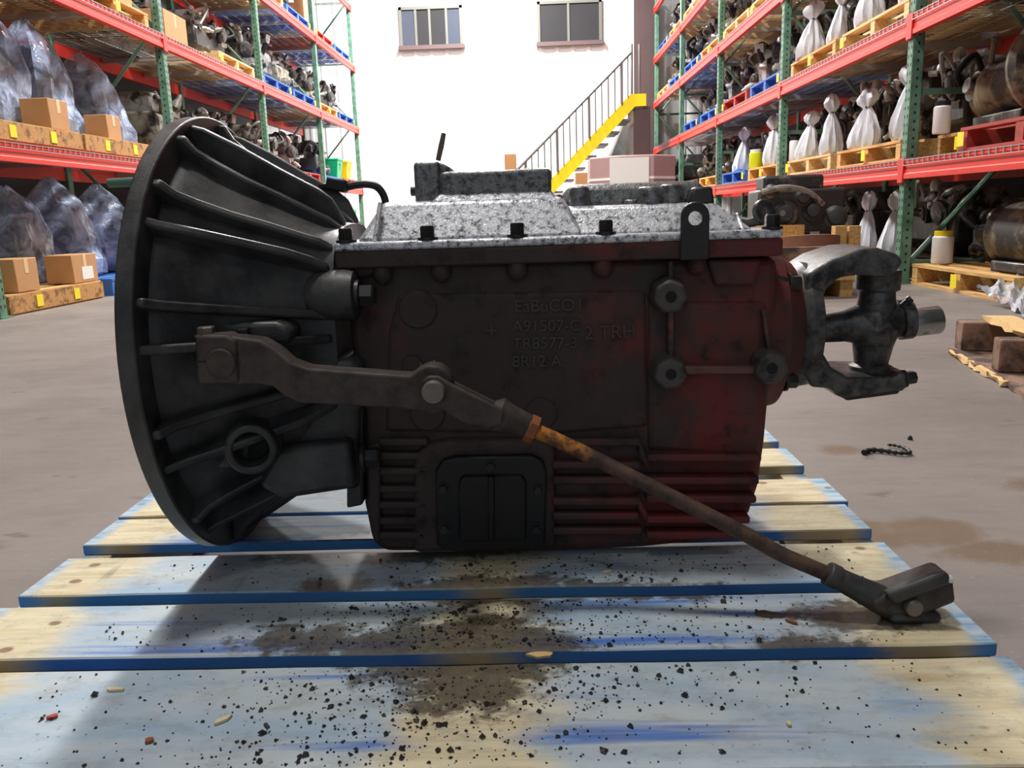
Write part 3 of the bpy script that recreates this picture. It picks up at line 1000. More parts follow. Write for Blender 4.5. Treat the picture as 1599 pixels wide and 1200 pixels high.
# ---- clutch release lever and linkage
YL = 0.815
c = at(348, 566, YL)
bm = B(); cyl(bm, (c.x, YL - 0.004, c.z), (c.x, 0.90, c.z), 0.0145, n=28); obj('release_shaft', bm, M['lever'], TR, bevel=0.0015)
bm = B()
pxprism(bm, [(304, 535), (310, 527), (345, 524), (405, 532), (428, 545), (452, 566), (480, 576), (560, 582), (640, 588), (652, 578), (668, 571), (686, 573), (700, 584), (706, 602), (704, 626), (694, 641), (678, 648), (655, 642), (600, 637), (520, 633), (468, 630), (445, 620), (425, 604), (408, 601), (350, 600), (312, 600), (305, 592)], YL, 0.028)
lev = obj('release_lever', bm, M['lever'], TR, bevel=0.003, seg=3)
bm = B(); pxprism(bm, [(303, 533), (312, 524), (352, 524), (368, 532), (372, 598), (308, 601)], YL - 0.004, 0.036); obj('clamp', bm, M['lever'], lev, bevel=0.003, seg=2)
bm = B(); lathe(bm, (c.x, YL - 0.003, c.z), (0, -1, 0), [(0, 0.0150), (0.003, 0.0150), (0.0042, 0.0135)], 32); obj('shaft_end', bm, M['lever'], lev)
bm = B(); box(bm, at(309, 566, YL - 0.0045), at(331, 563.5, YL - 0.003) + Vector((0, 0.002, 0))); obj('clamp_slit', bm, M['hole'], lev)
p = at(323, 526, YL + 0.012)
bm = B(); hexbolt(bm, p, (0, 0, 1), 0.0088, 0.0085); obj('bolt', bm, M['pin'], lev)
p = at(378, 531, YL + 0.03)
bm = B(); hexbolt(bm, p, (0, 0, 1), 0.0088, 0.010); obj('bolt', bm, M['bolt'], lev)
# clevis fork: two cheeks and a neck
fork = None
for k, Y in enumerate((YL - 0.009, YL + 0.029)):
    d = 0 if k == 0 else -6
    bm = B(); pxprism(bm, [(658, 596 + d), (668, 588 + d), (684, 588 + d), (700, 598 + d), (740, 618 + d), (786, 641 + d), (784, 662 + d), (760, 672 + d), (720, 660 + d), (690, 640 + d), (668, 634 + d), (656, 618 + d)], Y, 0.008)
    o = obj('clevis_cheek', bm, M['lever'], TR, bevel=0.0025, seg=3)
pa, pb = at(772, 645, YL + 0.013), at(828, 668, YL + 0.013)
dd = (pb - pa)
bm = B(); lathe(bm, pa, dd, [(-0.004, 0.012), (0.004, 0.0185), (0.014, 0.0155), (dd.length - 0.002, 0.0128)], 20); obj('clevis_neck', bm, M['lever'], TR, bevel=0.001)
p = at(677, 612, YL - 0.012)
bm = B(); lathe(bm, p + Vector((0, 0.06, 0)), (0, -1, 0), [(0, 0.0085), (0.056, 0.0085), (0.0565, 0.0115), (0.065, 0.0115), (0.067, 0.0105)], 24); pin = obj('clevis_pin', bm, M['pin'], TR)
for u, v in ((657, 567), (679, 563)):
    bm = B(); tube(bm, [at(666, 585, YL + 0.042), at((u + 664) / 2, v + 9, YL + 0.042), at(u, v, YL + 0.042)], 0.0011, 6); obj('cotter_leg', bm, M['pin'], pin)
na, nb = at(823, 667, YL + 0.012), at(836, 673, YL + 0.012)
bm = B(); lathe(bm, na, nb - na, [(0, 0.013), (0.001, 0.0148), ((nb - na).length, 0.0148), ((nb - na).length + 0.001, 0.013)], 6, 0.4); obj('lock_nut', bm, M['nut'], TR)
path = spline([at(828, 669, YL + 0.012), at(900, 702, 0.822), at(1000, 752, 0.811), at(1100, 802, 0.799), at(1170, 838, 0.790), at(1220, 866, 0.785), at(1262, 884, 0.780), at(1300, 900, 0.777)], 5)
bm = B(); tube(bm, path, 0.0078, 14); obj('link_rod', bm, M['rod'], TR)
pa, pb = at(1290, 895, 0.778), at(1390, 944, 0.770)
dd = pb - pa
bm = B(); lathe(bm, pa, dd, [(0, 0.0085), (0.001, 0.0125), (0.012, 0.0125), (0.014, 0.0112), (0.03, 0.0122), (dd.length, 0.0155), (dd.length + 0.010, 0.0125)], 18); foot = obj('end_clevis', bm, M['iron'], TR, bevel=0.0012)
bm = B()
prism(bm, [at(u, v, 0.756) for u, v in ((1362, 942), (1388, 930), (1478, 898), (1490, 905), (1494, 942), (1430, 968), (1394, 970), (1368, 956))], (0, 0.034, 0))
obj('end_block', bm, M['lever'], foot, bevel=0.004, seg=2)
bm = B(); pxprism(bm, [(1384, 930), (1460, 900), (1482, 896), (1488, 912), (1400, 946)], 0.748, 0.012); obj('end_cheek', bm, M['iron'], foot, bevel=0.003)
p = at(1424, 947, 0.754)
bm = B(); lathe(bm, p, (0.05, -1, 0.05), [(0, 0.0085), (0.006, 0.0085), (0.0075, 0.007)], 16); obj('end_pin', bm, M['pin'], foot)
bm = B(); lathe(bm, at(1484, 905, 0.750), (0, -1, 0.3), [(0, 0.004), (0.0012, 0.0036), (0.002, 0.0008)], 7); obj('paint_fleck', bm, M['paper'], foot)
bm = B()
box(bm, (0.338, 0.752, DECK + 0.0005), (0.388, 0.786, at(1392, 948, 0.770).z)); obj('end_foot', bm, M['iron'], foot, bevel=0.006, seg=2)

# ---- output end: retainer, yoke, universal joint cross
AX = Vector((0.0, 1.04, 0.388))
bm = B(); lathe(bm, (0.25, AX.y, AX.z), (1, 0, 0), [(0, 0.11), (0.04, 0.1), (0.048, 0.088), (0.062, 0.078), (0.066, 0.07)], 40); ret = obj('bearing_retainer', bm, M['case'], TR)
for a in (40, 140, 220, 320):
    bm = B(); hexbolt(bm, (0.292, AX.y - 0.09 * cos(radians(a)), AX.z + 0.09 * sin(radians(a))), (1, 0, 0), 0.009, 0.012); obj('bolt', bm, M['bolt'], ret)
bm = B(); pxprism(bm, [(1216, 428), (1232, 434), (1232, 450), (1216, 452)], 0.96, 0.02); obj('drain_lug', bm, M['bolt'], ret, bevel=0.003)
yk = None
bm = B(); lathe(bm, (0.30, AX.y, AX.z), (1, 0, 0), [(0, 0.06), (0.010, 0.070), (0.024, 0.078), (0.036, 0.076), (0.042, 0.06), (0.044, 0.03)], 48)
yk = obj('output_yoke', bm, M['yoke'], TR)
outer = [(1262, 428), (1300, 404), (1345, 389), (1372, 387), (1402, 397), (1412, 408), (1404, 421), (1392, 432)]
inner = [(1388, 434), (1340, 430), (1312, 434), (1292, 452), (1280, 482), (1276, 512), (1282, 545), (1300, 575), (1325, 590), (1395, 590)]
low_ = [(1408, 582), (1422, 584), (1428, 594), (1420, 604), (1410, 612), (1320, 624), (1306, 618), (1298, 608), (1268, 606), (1254, 580), (1248, 510)]
for Y0_, Y1_, nm in ((0.982, 1.098, 'yoke_fork'),):
    bm = B(); pxprism(bm, outer + inner + low_, Y0_, Y1_ - Y0_); obj(nm, bm, M['yoke'], yk, bevel=0.008, seg=3)
bm = B(); pxprism(bm, [(1312, 612), (1408, 604), (1405, 616), (1322, 627)], 0.983, 0.05); obj('bearing_strap', bm, M['bolt'], yk, bevel=0.003)
bm = B(); hexbolt(bm, at(1410, 592, 0.99), (1, 0, 0.15), 0.008, 0.012); obj('bolt', bm, M['bolt'], yk)
cc = at(1362, 512, 1.035)
bm = B()
lathe(bm, cc - Vector((0, 0, 0.072)), (0.03, 0, 1), [(0, 0.022), (0.016, 0.022), (0.018, 0.026), (0.024, 0.026), (0.027, 0.020), (0.05, 0.024), (0.072, 0.031), (0.094, 0.024), (0.117, 0.021), (0.12, 0.026), (0.144, 0.026)], 28)
cr = obj('joint_cross', bm, M['yoke'], TR)
bm = B(); lathe(bm, cc - Vector((0.066, 0, 0)), (1, 0, 0.09), [(0, 0.017), (0.03, 0.019), (0.066, 0.03), (0.09, 0.022), (0.098, 0.021), (0.0985, 0.025), (0.112, 0.025), (0.113, 0.018)], 28); obj('cross_arm', bm, M['yoke'], cr)
bm = B(); lathe(bm, cc + Vector((0.044, 0, 0.004)), (1, 0, 0.1), [(0, 0.0175), (0.036, 0.0175), (0.038, 0.0162)], 28); obj('trunnion', bm, M['steel'], cr)
bm = B(); lathe(bm, cc + Vector((0.03, -0.012, 0.028)), (0.6, -0.3, 0.7), [(0, 0.004), (0.008, 0.004), (0.009, 0.0055), (0.013, 0.0045)], 8); obj('grease_nipple', bm, M['bolt'], cr)

# ================================================================== pallet racks
XR, XL = 2.335, -3.2235
RY = [2.718 + 2.7354 * i for i in range(6)]          # posts of the right rack: 2.72 ... 16.39
LY = [2.154 + 2.7822 * i for i in range(6)]          # posts of the left rack: 2.15 ... 16.06
RZ = [0, 0.7154, 1.569, 2.4075, 3.1978, 4.0801]
LZ = [0, 0.9955, 2.1015, 3.1963, 4.2481, 5.30]
BH = 0.058                                             # half beam height
DEEP = 1.07


def atx(u, v, X):
    d = FW + RT * ((u - 799.5) / FPX) - UP * ((v - 600) / FPX)
    return EYE + d * (X / d.x)


def rack(label, XF, sg, ys, zs, skip=()):
    root = thing('pallet_rack', label, 'rack', (XF, ys[0], 0))
    top = zs[-1] + 0.25
    pm = {}
    for i, y in enumerate(ys):
        for xx, nm in ((XF + sg * 0.035, 'front'), (XF + sg * (DEEP - 0.035), 'rear')):
            bm = B(); box(bm, (xx - 0.035, y - 0.04, 0), (xx + 0.035, y + 0.04, top))
            p = obj('post', bm, M['post'], root, bevel=0.006, seg=1)
            bm = B(); box(bm, (xx - 0.06, y - 0.06, 0), (xx + 0.06, y + 0.06, 0.008)); obj('foot_plate', bm, M['post'], p)
            if nm == 'front' and i < 4:
                bm = B()
                z = 0.06
                while z < top - 0.05:
                    f = XF - sg * 0.0004
                    for dy in (-0.019, 0.019):
                        box(bm, (min(f, f + sg * 0.002), y + dy - 0.006, z), (max(f, f + sg * 0.002), y + dy + 0.006, z + 0.02))
                    box(bm, (xx - 0.006, y - 0.0404, z + 0.02), (xx + 0.006, y - 0.038, z + 0.036))
                    z += 0.0508
                obj('punched_slots', bm, M['slot'], p, smooth=0, kind='stuff')
        z = 0.13
        k = 0
        x0, x1 = XF + sg * 0.07, XF + sg * (DEEP - 0.07)
        while z < top - 0.2:
            bm = B(); cbox(bm, ((x0 + x1) / 2, y, z), (abs(x1 - x0), 0.03, 0.035)); obj('brace', bm, M['brace'], root)
            z2 = min(z + 1.05, top - 0.1)
            a, b = (x0, x1) if k % 2 == 0 else (x1, x0)
            bm = B(); tube(bm, [(a, y, z), (b, y, z2)], 0.016, 6); obj('brace', bm, M['brace'], root)
            z = z2
            k += 1
    prof = [(0, -BH), (0, -BH + 0.028), (0.007, -BH + 0.035), (0.007, BH - 0.03), (0.0, BH - 0.022), (0, BH), (0.045, BH), (0.045, -BH)]
    for l, z in enumerate(zs):
        if l == 0:
            continue
        for i in range(len(ys) - 1):
            if (l, i) in skip:
                continue
            ya, yb = ys[i] + 0.04, ys[i + 1] - 0.04
            bm = B(); prism(bm, [(XF + sg * (x - 0.012), ya, z + h) for x, h in prof], (0, yb - ya, 0)); obj('beam', bm, M['beam'], root, smooth=0)
            bm = B(); prism(bm, [(XF + sg * (DEEP - x), ya, z + h) for x, h in prof], (0, yb - ya, 0)); obj('beam', bm, M['beam'], root, smooth=0)
            bm = B()
            xa, xb = XF - sg * 0.014, XF + sg * (DEEP - 0.05)
            n = int((yb - ya) / 0.065)
            zt = z + BH
            for k in range(n + 1):
                y = ya + (yb - ya) * k / n
                box(bm, (min(xa, xb), y - 0.0022, zt), (max(xa, xb), y + 0.0022, zt + 0.0044))
                box(bm, (min(xa, xa - sg * 0.004), y - 0.0022, zt - 0.035), (max(xa, xa - sg * 0.004), y + 0.0022, zt + 0.004))
            for k in range(9):
                x = xa + (xb - xa) * k / 8
                box(bm, (x - 0.0022, ya, zt - 0.004), (x + 0.0022, yb, zt))
            box(bm, (min(xa, xa - sg * 0.005), ya, zt - 0.037), (max(xa, xa - sg * 0.005), yb, zt - 0.032))
            obj('wire_deck', bm, M['wire'], root, smooth=0)
            for q in (0.33, 0.66):
                yy = ya + (yb - ya) * q
                bm = B(); cbox(bm, (XF + sg * DEEP / 2, yy, z + BH - 0.03), (DEEP - 0.1, 0.05, 0.04)); obj('deck_channel', bm, M['wire'], root)
        for i, y in enumerate(ys):
            bm = B(); cbox(bm, (XF - sg * 0.009, y, z - 0.008), (0.016, 0.078, 0.15)); obj('beam_connector', bm, M['conn'], root, bevel=0.003, seg=1)
    return root


rack('tall green and red pallet rack on the left side of the aisle', XL, -1, LY, LZ)
rack('tall green and red pallet rack on the right side of the aisle', XR, 1, RY, RZ)

# ------------------------------------------------------------------ prototypes for what stands on the racks
USED = {}


def spawn(key, maker, loc, rotz, label, group, scale=None):
    """first use moves the prototype itself, later ones copy it with its parts"""
    if key not in USED:
        r = maker()
        USED[key] = r
        r.location = loc
        r.rotation_euler = (0, 0, rotz)
        r['label'] = label
        r['group'] = group
    else:
        r = dup(USED[key], loc, rotz, label, group)
    r.scale = scale or (1, 1, 1)
    return r


def mk_pallet(mat, solid=False, W=1.14, D=1.0, tags=(0.0,), edge=None):
    def f():
        m = M[mat]
        p = thing('pallet', '', 'pallet')
        bm = B(); box(bm, (-0.045, -W / 2, 0.112), (0.045, W / 2, 0.130)); bd = finish(bm, 'deck_board'); bd.materials.append(m)
        for k in range(7):
            o = bpy.data.objects.new('deck_board', bd); COL.objects.link(o); o.parent = p
            o.location = (-D / 2 + 0.045 + (D - 0.09) * k / 6, 0, 0)
        for k in (0, 3, 6):
            o = bpy.data.objects.new('bottom_board', bd); COL.objects.link(o); o.parent = p
            o.location = (-D / 2 + 0.045 + (D - 0.09) * k / 6, 0, -0.112)
        bm = B(); box(bm, (-D / 2 + 0.003, -0.035, 0.018), (D / 2 - 0.003, 0.035, 0.112)); sd = finish(bm, 'stringer'); sd.materials.append(m)
        for y in (-W / 2 + 0.036, 0, W / 2 - 0.036):
            o = bpy.data.objects.new('stringer', sd); COL.objects.link(o); o.parent = p
            o.location = (0, y, 0)
        if solid:
            bm = B(); box(bm, (-D / 2 - 0.014, -W / 2, 0.012), (-D / 2 - 0.001, W / 2, 0.122)); obj('face_panel', bm, M['osb'], p)
        for y in tags:
            bm = B(); box(bm, (-D / 2 - 0.018, y - 0.034, 0.03), (-D / 2 - 0.0145, y + 0.034, 0.105)); obj('paper_tag', bm, M['tagy'], p, label='bright yellow tag')
        return p
    return f


rnd = random.Random(11)


def mk_engine(seed, main, second, L=0.85, H=0.6, caps='eng_alu'):
    def f():
        r = random.Random(seed)
        e = thing('engine', '', 'engine')
        W = 0.5
        bm = B(); rings(bm, [[(-W * a, -L / 2 * b, z), (W * a, -L / 2 * b, z), (W * a, L / 2 * b, z), (-W * a, L / 2 * b, z)] for a, b, z in ((0.34, 0.7, 0.0), (0.42, 0.82, H * 0.14), (0.5, 0.9, H * 0.18), (0.5, 0.92, H * 0.55), (0.42, 0.9, H * 0.62))])
        obj('block', bm, M[main], e, bevel=0.02)
        for k in range(2):
            y = (-0.25 + 0.5 * k) * L * 0.8
            bm = B(); rings(bm, [[(-W * 0.36 * a, y - L * 0.2 * a, z), (W * 0.36 * a, y - L * 0.2 * a, z), (W * 0.36 * a, y + L * 0.2 * a, z), (-W * 0.36 * a, y + L * 0.2 * a, z)] for a, z in ((1, H * 0.6), (1, H * (0.72 + 0.1 * r.random())), (0.8, H * (0.84 + 0.1 * r.random())))])
            obj('head_cover', bm, M[second], e, bevel=0.015)
        for k in range(3):
            c = Vector((-W * (0.48 + 0.1 * r.random()), L * r.uniform(-0.42, 0.42), H * r.uniform(0.2, 0.6)))
            rr = r.uniform(0.05, 0.1)
            bm = B(); lathe(bm, c, (-1, r.uniform(-0.6, 0.6), r.uniform(-0.3, 0.3)), [(-0.05, rr * 0.6), (0, rr), (0.035, rr), (0.04, rr * 0.75), (0.055, rr * 0.7), (0.06, rr * 0.3)], 16)
            obj('pulley', bm, M[r.choice([main, second, 'rubber'])], e)
        for k in range(3):
            a = Vector((r.uniform(-0.5, 0.1) * W, r.uniform(-0.45, 0.45) * L, H * r.uniform(0.45, 0.75)))
            d = Vector((r.uniform(-1, 0.4), r.uniform(-1, 1), r.uniform(-0.1, 0.8))).normalized()
            rr = r.uniform(0.035, 0.07)
            ln = r.uniform(0.12, 0.24)
            bm = B(); lathe(bm, a, d, [(0, rr * 0.7), (0.02, rr), (ln * 0.6, rr), (ln * 0.62, rr * 0.7), (ln * 0.9, rr * 0.65), (ln, rr * 0.4)], 14)
            obj('accessory', bm, M[r.choice([main, second, caps])], e)
        for k in range(3):
            p0 = Vector((r.uniform(-0.55, -0.2) * W, r.uniform(-0.5, 0.5) * L, H * r.uniform(0.3, 0.8)))
            p1 = p0 + Vector((-0.06, r.uniform(-0.15, 0.15), r.uniform(0.05, 0.2)))
            p2 = p1 + Vector((0.1, r.uniform(-0.25, 0.25), r.uniform(-0.05, 0.12)))
            bm = B(); tube(bm, spline([p0, p1, p2, p2 + Vector((0.08, 0.05, -0.15))], 4), r.uniform(0.014, 0.03), 8)
            obj('pipe', bm, M[r.choice([second, 'rubber', caps])], e)
        for k in range(3):
            a = Vector((r.uniform(-0.5, 0.0) * W, r.uniform(-0.45, 0.45) * L, H * r.uniform(0.7, 0.92)))
            rr = r.uniform(0.025, 0.05)
            bm = B(); lathe(bm, a, (r.uniform(-0.5, 0.5), r.uniform(-0.5, 0.5), 1), [(0, rr * 0.8), (rr, rr), (rr * 1.7, rr * 0.75), (rr * 2.1, rr * 0.2)], 12)
            obj('cap', bm, M[caps], e)
        for k in range(9):
            a = Vector((r.uniform(-0.6, -0.3) * W, r.uniform(-0.48, 0.48) * L, H * r.uniform(0.15, 0.95)))
            rr = r.uniform(0.015, 0.034)
            bm = B()
            if k % 3 == 0:
                cbox(bm, a, (rr * 3, rr * r.uniform(1.5, 5), rr * r.uniform(1, 3)), Euler((r.uniform(-0.5, 0.5), 0, r.uniform(-0.5, 0.5))))
            else:
                lathe(bm, a, (r.uniform(-1, -0.2), r.uniform(-1, 1), r.uniform(-0.6, 1)), [(-0.04, rr * 0.6), (0, rr), (rr * 1.8, rr), (rr * 2.2, rr * 0.6), (rr * 3.4, rr * 0.5)], 9)
            obj('fitting', bm, M[r.choice([second, 'eng_grey', caps, caps, 'eng_black'])], e)
        return e
    return f


ENG = {
    'black': (mk_engine(1, 'eng_black', 'eng_black', 0.85, 0.56, 'eng_grey'), 'oily black engine'),
    'grey': (mk_engine(2, 'eng_grey', 'eng_black', 0.9, 0.6, 'eng_alu'), 'dark grey engine with bright caps'),
    'olive': (mk_engine(5, 'eng_olive', 'eng_grey', 0.9, 0.6, 'eng_tan'), 'dull olive grey engine'),
    'mixed': (mk_engine(9, 'eng_black', 'eng_grey', 0.9, 0.58, 'eng_alu'), 'black engine with grey heads'),
}


def mk_bag(seed):
    def f():
        r = random.Random(seed)
        b = thing('plastic_bag', '', 'bag')
        prof = [(0.0, 0.085), (0.015, 0.112), (0.07, 0.122), (0.13, 0.112), (0.19, 0.09), (0.25, 0.066), (0.30, 0.042), (0.335, 0.024), (0.352, 0.03), (0.385, 0.066), (0.42, 0.078), (0.455, 0.06), (0.475, 0.022)]
        n = 30
        ph = [r.uniform(0, 6.28) for _ in range(4)]
        R = []
        lean = r.uniform(-0.16, 0.16)
        for z, q in prof:
            ring = []
            for i in range(n):
                t = 2 * pi * i / n
                w = 1 + (0.10 + 0.25 * (z > 0.2)) * sin(6 * t + ph[0] + z * 5) * 0.6 + 0.09 * sin(11 * t + ph[1] - z * 12) + 0.16 * sin(2 * t + ph[2]) + r.uniform(-0.03, 0.03)
                ring.append((q * w * cos(t), q * w * 1.1 * sin(t) + lean * z, z + 0.018 * sin(3 * t + ph[3]) * (z > 0.01)))
            R.append(ring)
        bm = B(); rings(bm, R); obj('sack', bm, M['bag'], b, smooth=38)
        bm = B(); lathe(bm, (0, lean * 0.335, 0.331), (0, 0, 1), [(0, 0.030), (0.012, 0.030)], 14); obj('tie', bm, M['tie'], b)
        return b
    return f


BAGS = [mk_bag(3), mk_bag(8), mk_bag(14)]


def mk_wrapped(seed):
    """a dark gearbox standing in a loose plastic bag"""
    def f():
        r = random.Random(seed)
        b = thing('wrapped_gearbox', '', 'gearbox')
        bm = B(); rings(bm, [[(x * a, y * c, z) for x, y in ((-0.24, -0.23), (0.24, -0.23), (0.24, 0.23), (-0.24, 0.23))] for a, c, z in ((0.8, 0.8, 0), (0.95, 0.95, 0.05), (0.95, 0.92, 0.42), (0.75, 0.72, 0.55), (0.6, 0.45, 0.6))])
        obj('housing', bm, M['eng_black'], b, bevel=0.015)
        bm = B(); lathe(bm, (-0.05, 0, 0.56), (0.1, 0.1, 1), [(0, 0.1), (0.06, 0.1), (0.07, 0.06), (0.12, 0.05)], 16); obj('input_end', bm, M['eng_black'], b)
        bm = B(); lathe(bm, (-0.2, 0.02, 0.3), (-1, 0, 0), [(0, 0.12), (0.04, 0.11), (0.05, 0.05), (0.08, 0.05)], 18); obj('side_cap', bm, M['eng_black'], b)
        n = 20
        R = []
        tip = (r.uniform(-0.06, 0.04), r.uniform(-0.14, 0.14))
        fold = [r.uniform(0.9, 1.1) for _ in range(n)]
        for z, q in ((0.005, 1.02), (0.03, 1.2), (0.14, 1.22), (0.27, 1.12), (0.40, 1.08), (0.52, 0.96), (0.62, 0.84), (0.70, 0.62), (0.76, 0.42), (0.81, 0.22), (0.84, 0.1)):
            ring = []
            s = z / 0.84
            for i in range(n):
                t = 2 * pi * i / n
                k = (abs(cos(t)) ** 4 + abs(sin(t)) ** 4) ** -0.25
                w = fold[(i + int(z * 5)) % n] * r.uniform(0.96, 1.05)
                ring.append((0.265 * k * q * w * cos(t) + tip[0] * s * s, 0.26 * k * q * w * sin(t) + tip[1] * s * s, z + (r.uniform(-0.02, 0.02) if z > 0.02 else 0)))
            R.append(ring)
        bm = B(); rings(bm, R, False, True); obj('plastic_wrap', bm, M['wrap_blue'], b, smooth=20)
        return b
    return f


WR = [mk_wrapped(4), mk_wrapped(21), mk_wrapped(33)]


def mk_carton(w, d, h, label=False):
    def f():
        c = thing('carton', '', 'box')
        bm = B(); box(bm, (-w / 2, -d / 2, 0), (w / 2, d / 2, h)); obj('box_body', bm, M['carton'], c, bevel=0.004, seg=1)
        bm = B(); box(bm, (-w / 2 - 0.0015, -0.02, h * 0.55), (-w / 2 + 0.001, 0.02, h + 0.0005)); obj('tape', bm, M['tape'], c)
        bm = B(); box(bm, (-w / 2, -0.02, h), (w / 2, 0.02, h + 0.0015)); obj('tape', bm, M['tape'], c)
        if label:
            bm = B(); box(bm, (-w / 2 - 0.002, -d * 0.3, h * 0.1), (-w / 2, d * 0.15, h * 0.55)); obj('paper_label', bm, M['paper'], c)
        return c
    return f


PAL = {
    'nat': (mk_pallet('pal_nat', tags=(0.0,)), 'natural wood pallet'), 'pale': (mk_pallet('pal_pale', tags=(0.53,)), 'pale wood pallet'),
    'blue': (mk_pallet('pal_blue', tags=(-0.53,)), 'blue painted pallet'), 'red': (mk_pallet('pal_red', tags=(0.53,)), 'red painted pallet'),
    'solid': (mk_pallet('pal_nat', True, tags=(-0.2, 0.25)), 'strand board faced pallet'), 'dark': (mk_pallet('pal_dark', tags=()), 'dark stained pallet'),
}
ORD = ['floor level', 'first shelf', 'second shelf', 'third shelf', 'fourth shelf', 'fifth shelf']
BAY = {'R': ['nearest bay', 'second bay', 'third bay', 'fourth bay', 'farthest bay'], 'L': ['nearest bay', 'second bay', 'third bay', 'fourth bay', 'farthest bay']}


def slot(side, lev, bay, q):
    """base point for something a fraction q of the way along a bay (q grows away from the camera)"""
    if side == 'R':
        y = RY[bay] + (RY[bay + 1] - RY[bay]) * q
        z = RZ[lev] + (BH + 0.005 if lev else 0)
        return Vector((XR + 0.54, y, z)), 0.0
    y = LY[bay] + (LY[bay + 1] - LY[bay]) * q
    z = LZ[lev] + (BH + 0.005 if lev else 0)
    return Vector((XL - 0.54, y, z)), pi


def where(side, lev, bay, q):
    return '%s of %s rack, %s, %s' % (ORD[lev], 'right' if side == 'R' else 'left', BAY[side][bay], 'near half' if q < 0.5 else 'far half')


def put(side, lev, bay, q, pal=None, eng=None, sc=1.0, dx=0.0):
    p, rz = slot(side, lev, bay, q)
    sg = 1 if side == 'R' else -1
    h = 0.0
    if pal:
        mkr, nm = PAL[pal]
        spawn('pal_' + pal, mkr, p, rz, '%s on %s' % (nm, where(side, lev, bay, q)), 'pallets on the racks')
        h = 0.132
    if eng:
        mkr, nm = ENG[eng]
        spawn('eng_' + eng, mkr, p + Vector((sg * dx, 0, h)), rz + rnd.uniform(-0.12, 0.12), '%s on %s' % (nm, where(side, lev, bay, q)), 'engines on the racks', (sc, sc, sc))


# right rack, seen from the aisle (bay 0 is the nearest, cut by the right edge)
NEAR, FAR = 0.265, 0.735
put('R', 1, 1, NEAR, 'nat'); put('R', 1, 1, FAR, 'pale')
put('R', 2, 1, NEAR, 'pale'); put('R', 2, 1, FAR, 'nat')
put('R', 1, 2, NEAR, 'nat'); put('R', 1, 2, FAR, 'blue')
put('R', 2, 2, NEAR, 'blue', 'olive'); put('R', 2, 2, FAR, 'red', 'grey')
put('R', 3, 2, NEAR, 'pale', 'black'); put('R', 3, 2, FAR, 'pale', 'grey')
put('R', 1, 3, NEAR, 'nat', 'black', 0.95); put('R', 1, 3, FAR, 'dark', 'olive', 0.95)
put('R', 2, 3, NEAR, 'blue', 'grey'); put('R', 2, 3, FAR, 'blue', 'black', 0.88)
put('R', 3, 3, NEAR, 'nat', 'olive'); put('R', 3, 3, FAR, 'blue', 'grey')
put('R', 4, 3, NEAR, 'blue', 'olive'); put('R', 4, 3, FAR, 'pale', 'black')
put('R', 3, 4, NEAR, 'blue', 'mixed'); put('R', 3, 4, FAR, 'pale', 'olive')
put('R', 4, 4, NEAR, 'nat', 'grey'); put('R', 4, 4, FAR, 'blue', 'mixed')
put('R', 5, 4, NEAR, 'blue', 'black'); put('R', 1, 4, FAR, 'dark', 'black')
put('R', 0, 1, NEAR, 'dark', 'mixed', 0.9, 0.2); put('R', 0, 1, FAR, 'dark', 'black', 0.9); put('R', 0, 2, NEAR, 'dark', 'grey', 0.9); put('R', 0, 2, FAR, 'dark', 'black', 0.9)
put('R', 2, 0, FAR, 'dark', 'black', 0.95)
# four smaller engines with bagged parts in the second bay, shelves one and two, and one in the third bay
cnt = 0
bagw = ['nearest', 'second', 'third', 'farthest']
for lev, nm in ((1, 'first'), (2, 'second')):
    for k, q in enumerate((0.13, 0.38, 0.63, 0.87)):
        p, rz = slot('R', lev, 1, q)
        e = ('mixed', 'grey', 'mixed', 'black')[k]
        spawn('eng_' + e, ENG[e][0], p + Vector((0.14, 0, 0.132)), rz + 0.08 * (k - 1), '%s behind the %s white bag, %s shelf of right rack' % (ENG[e][1], bagw[k], nm), 'engines on the racks', (0.95, 0.56, 0.98))
        bp = Vector((XR + 0.135, p.y - 0.02, p.z + 0.133))
        cnt += 1
        spawn('bag%d' % (cnt % 3), BAGS[cnt % 3], bp, 0.4 * k, 'white tied plastic bag, %s on the %s shelf of right rack, second bay' % (bagw[k], nm), 'white tied bags', (0.68, 0.66 + 0.16 * (k % 2), 0.86 + 0.12 * ((k + lev) % 2)))
for k, q in enumerate((0.26, 0.78)):
    p, rz = slot('R', 1, 2, q)
    e = ('black', 'mixed')[k]
    spawn('eng_' + e, ENG[e][0], p + Vector((0.17, 0, 0.132)), rz, '%s behind white bag, right rack third bay, %s half' % (ENG[e][1], ('near', 'far')[k]), 'engines on the racks', (0.9, 0.8, 0.78))
    spawn('bag%d' % k, BAGS[k], (XR + 0.16, p.y, p.z + 0.133), k, 'white tied plastic bag on first shelf of right rack, third bay, %s half' % ('near', 'far')[k], 'white tied bags', (0.8, 0.85, 1.05))


def jar(name, loc, r, h, mat, lid, label, cat):
    t = thing(name, label, cat, loc)
    bm = B(); lathe(bm, loc, (0, 0, 1), [(0, r * 0.92), (0.01, r), (h * 0.8, r), (h * 0.86, r * 0.8)], 20); obj('body', bm, M[mat], t)
    bm = B(); lathe(bm, Vector(loc) + Vector((0, 0, h * 0.84)), (0, 0, 1), [(0, r * 0.85), (h * 0.15, r * 0.85), (h * 0.16, r * 0.7)], 20); obj('lid', bm, M[lid], t)
    return t


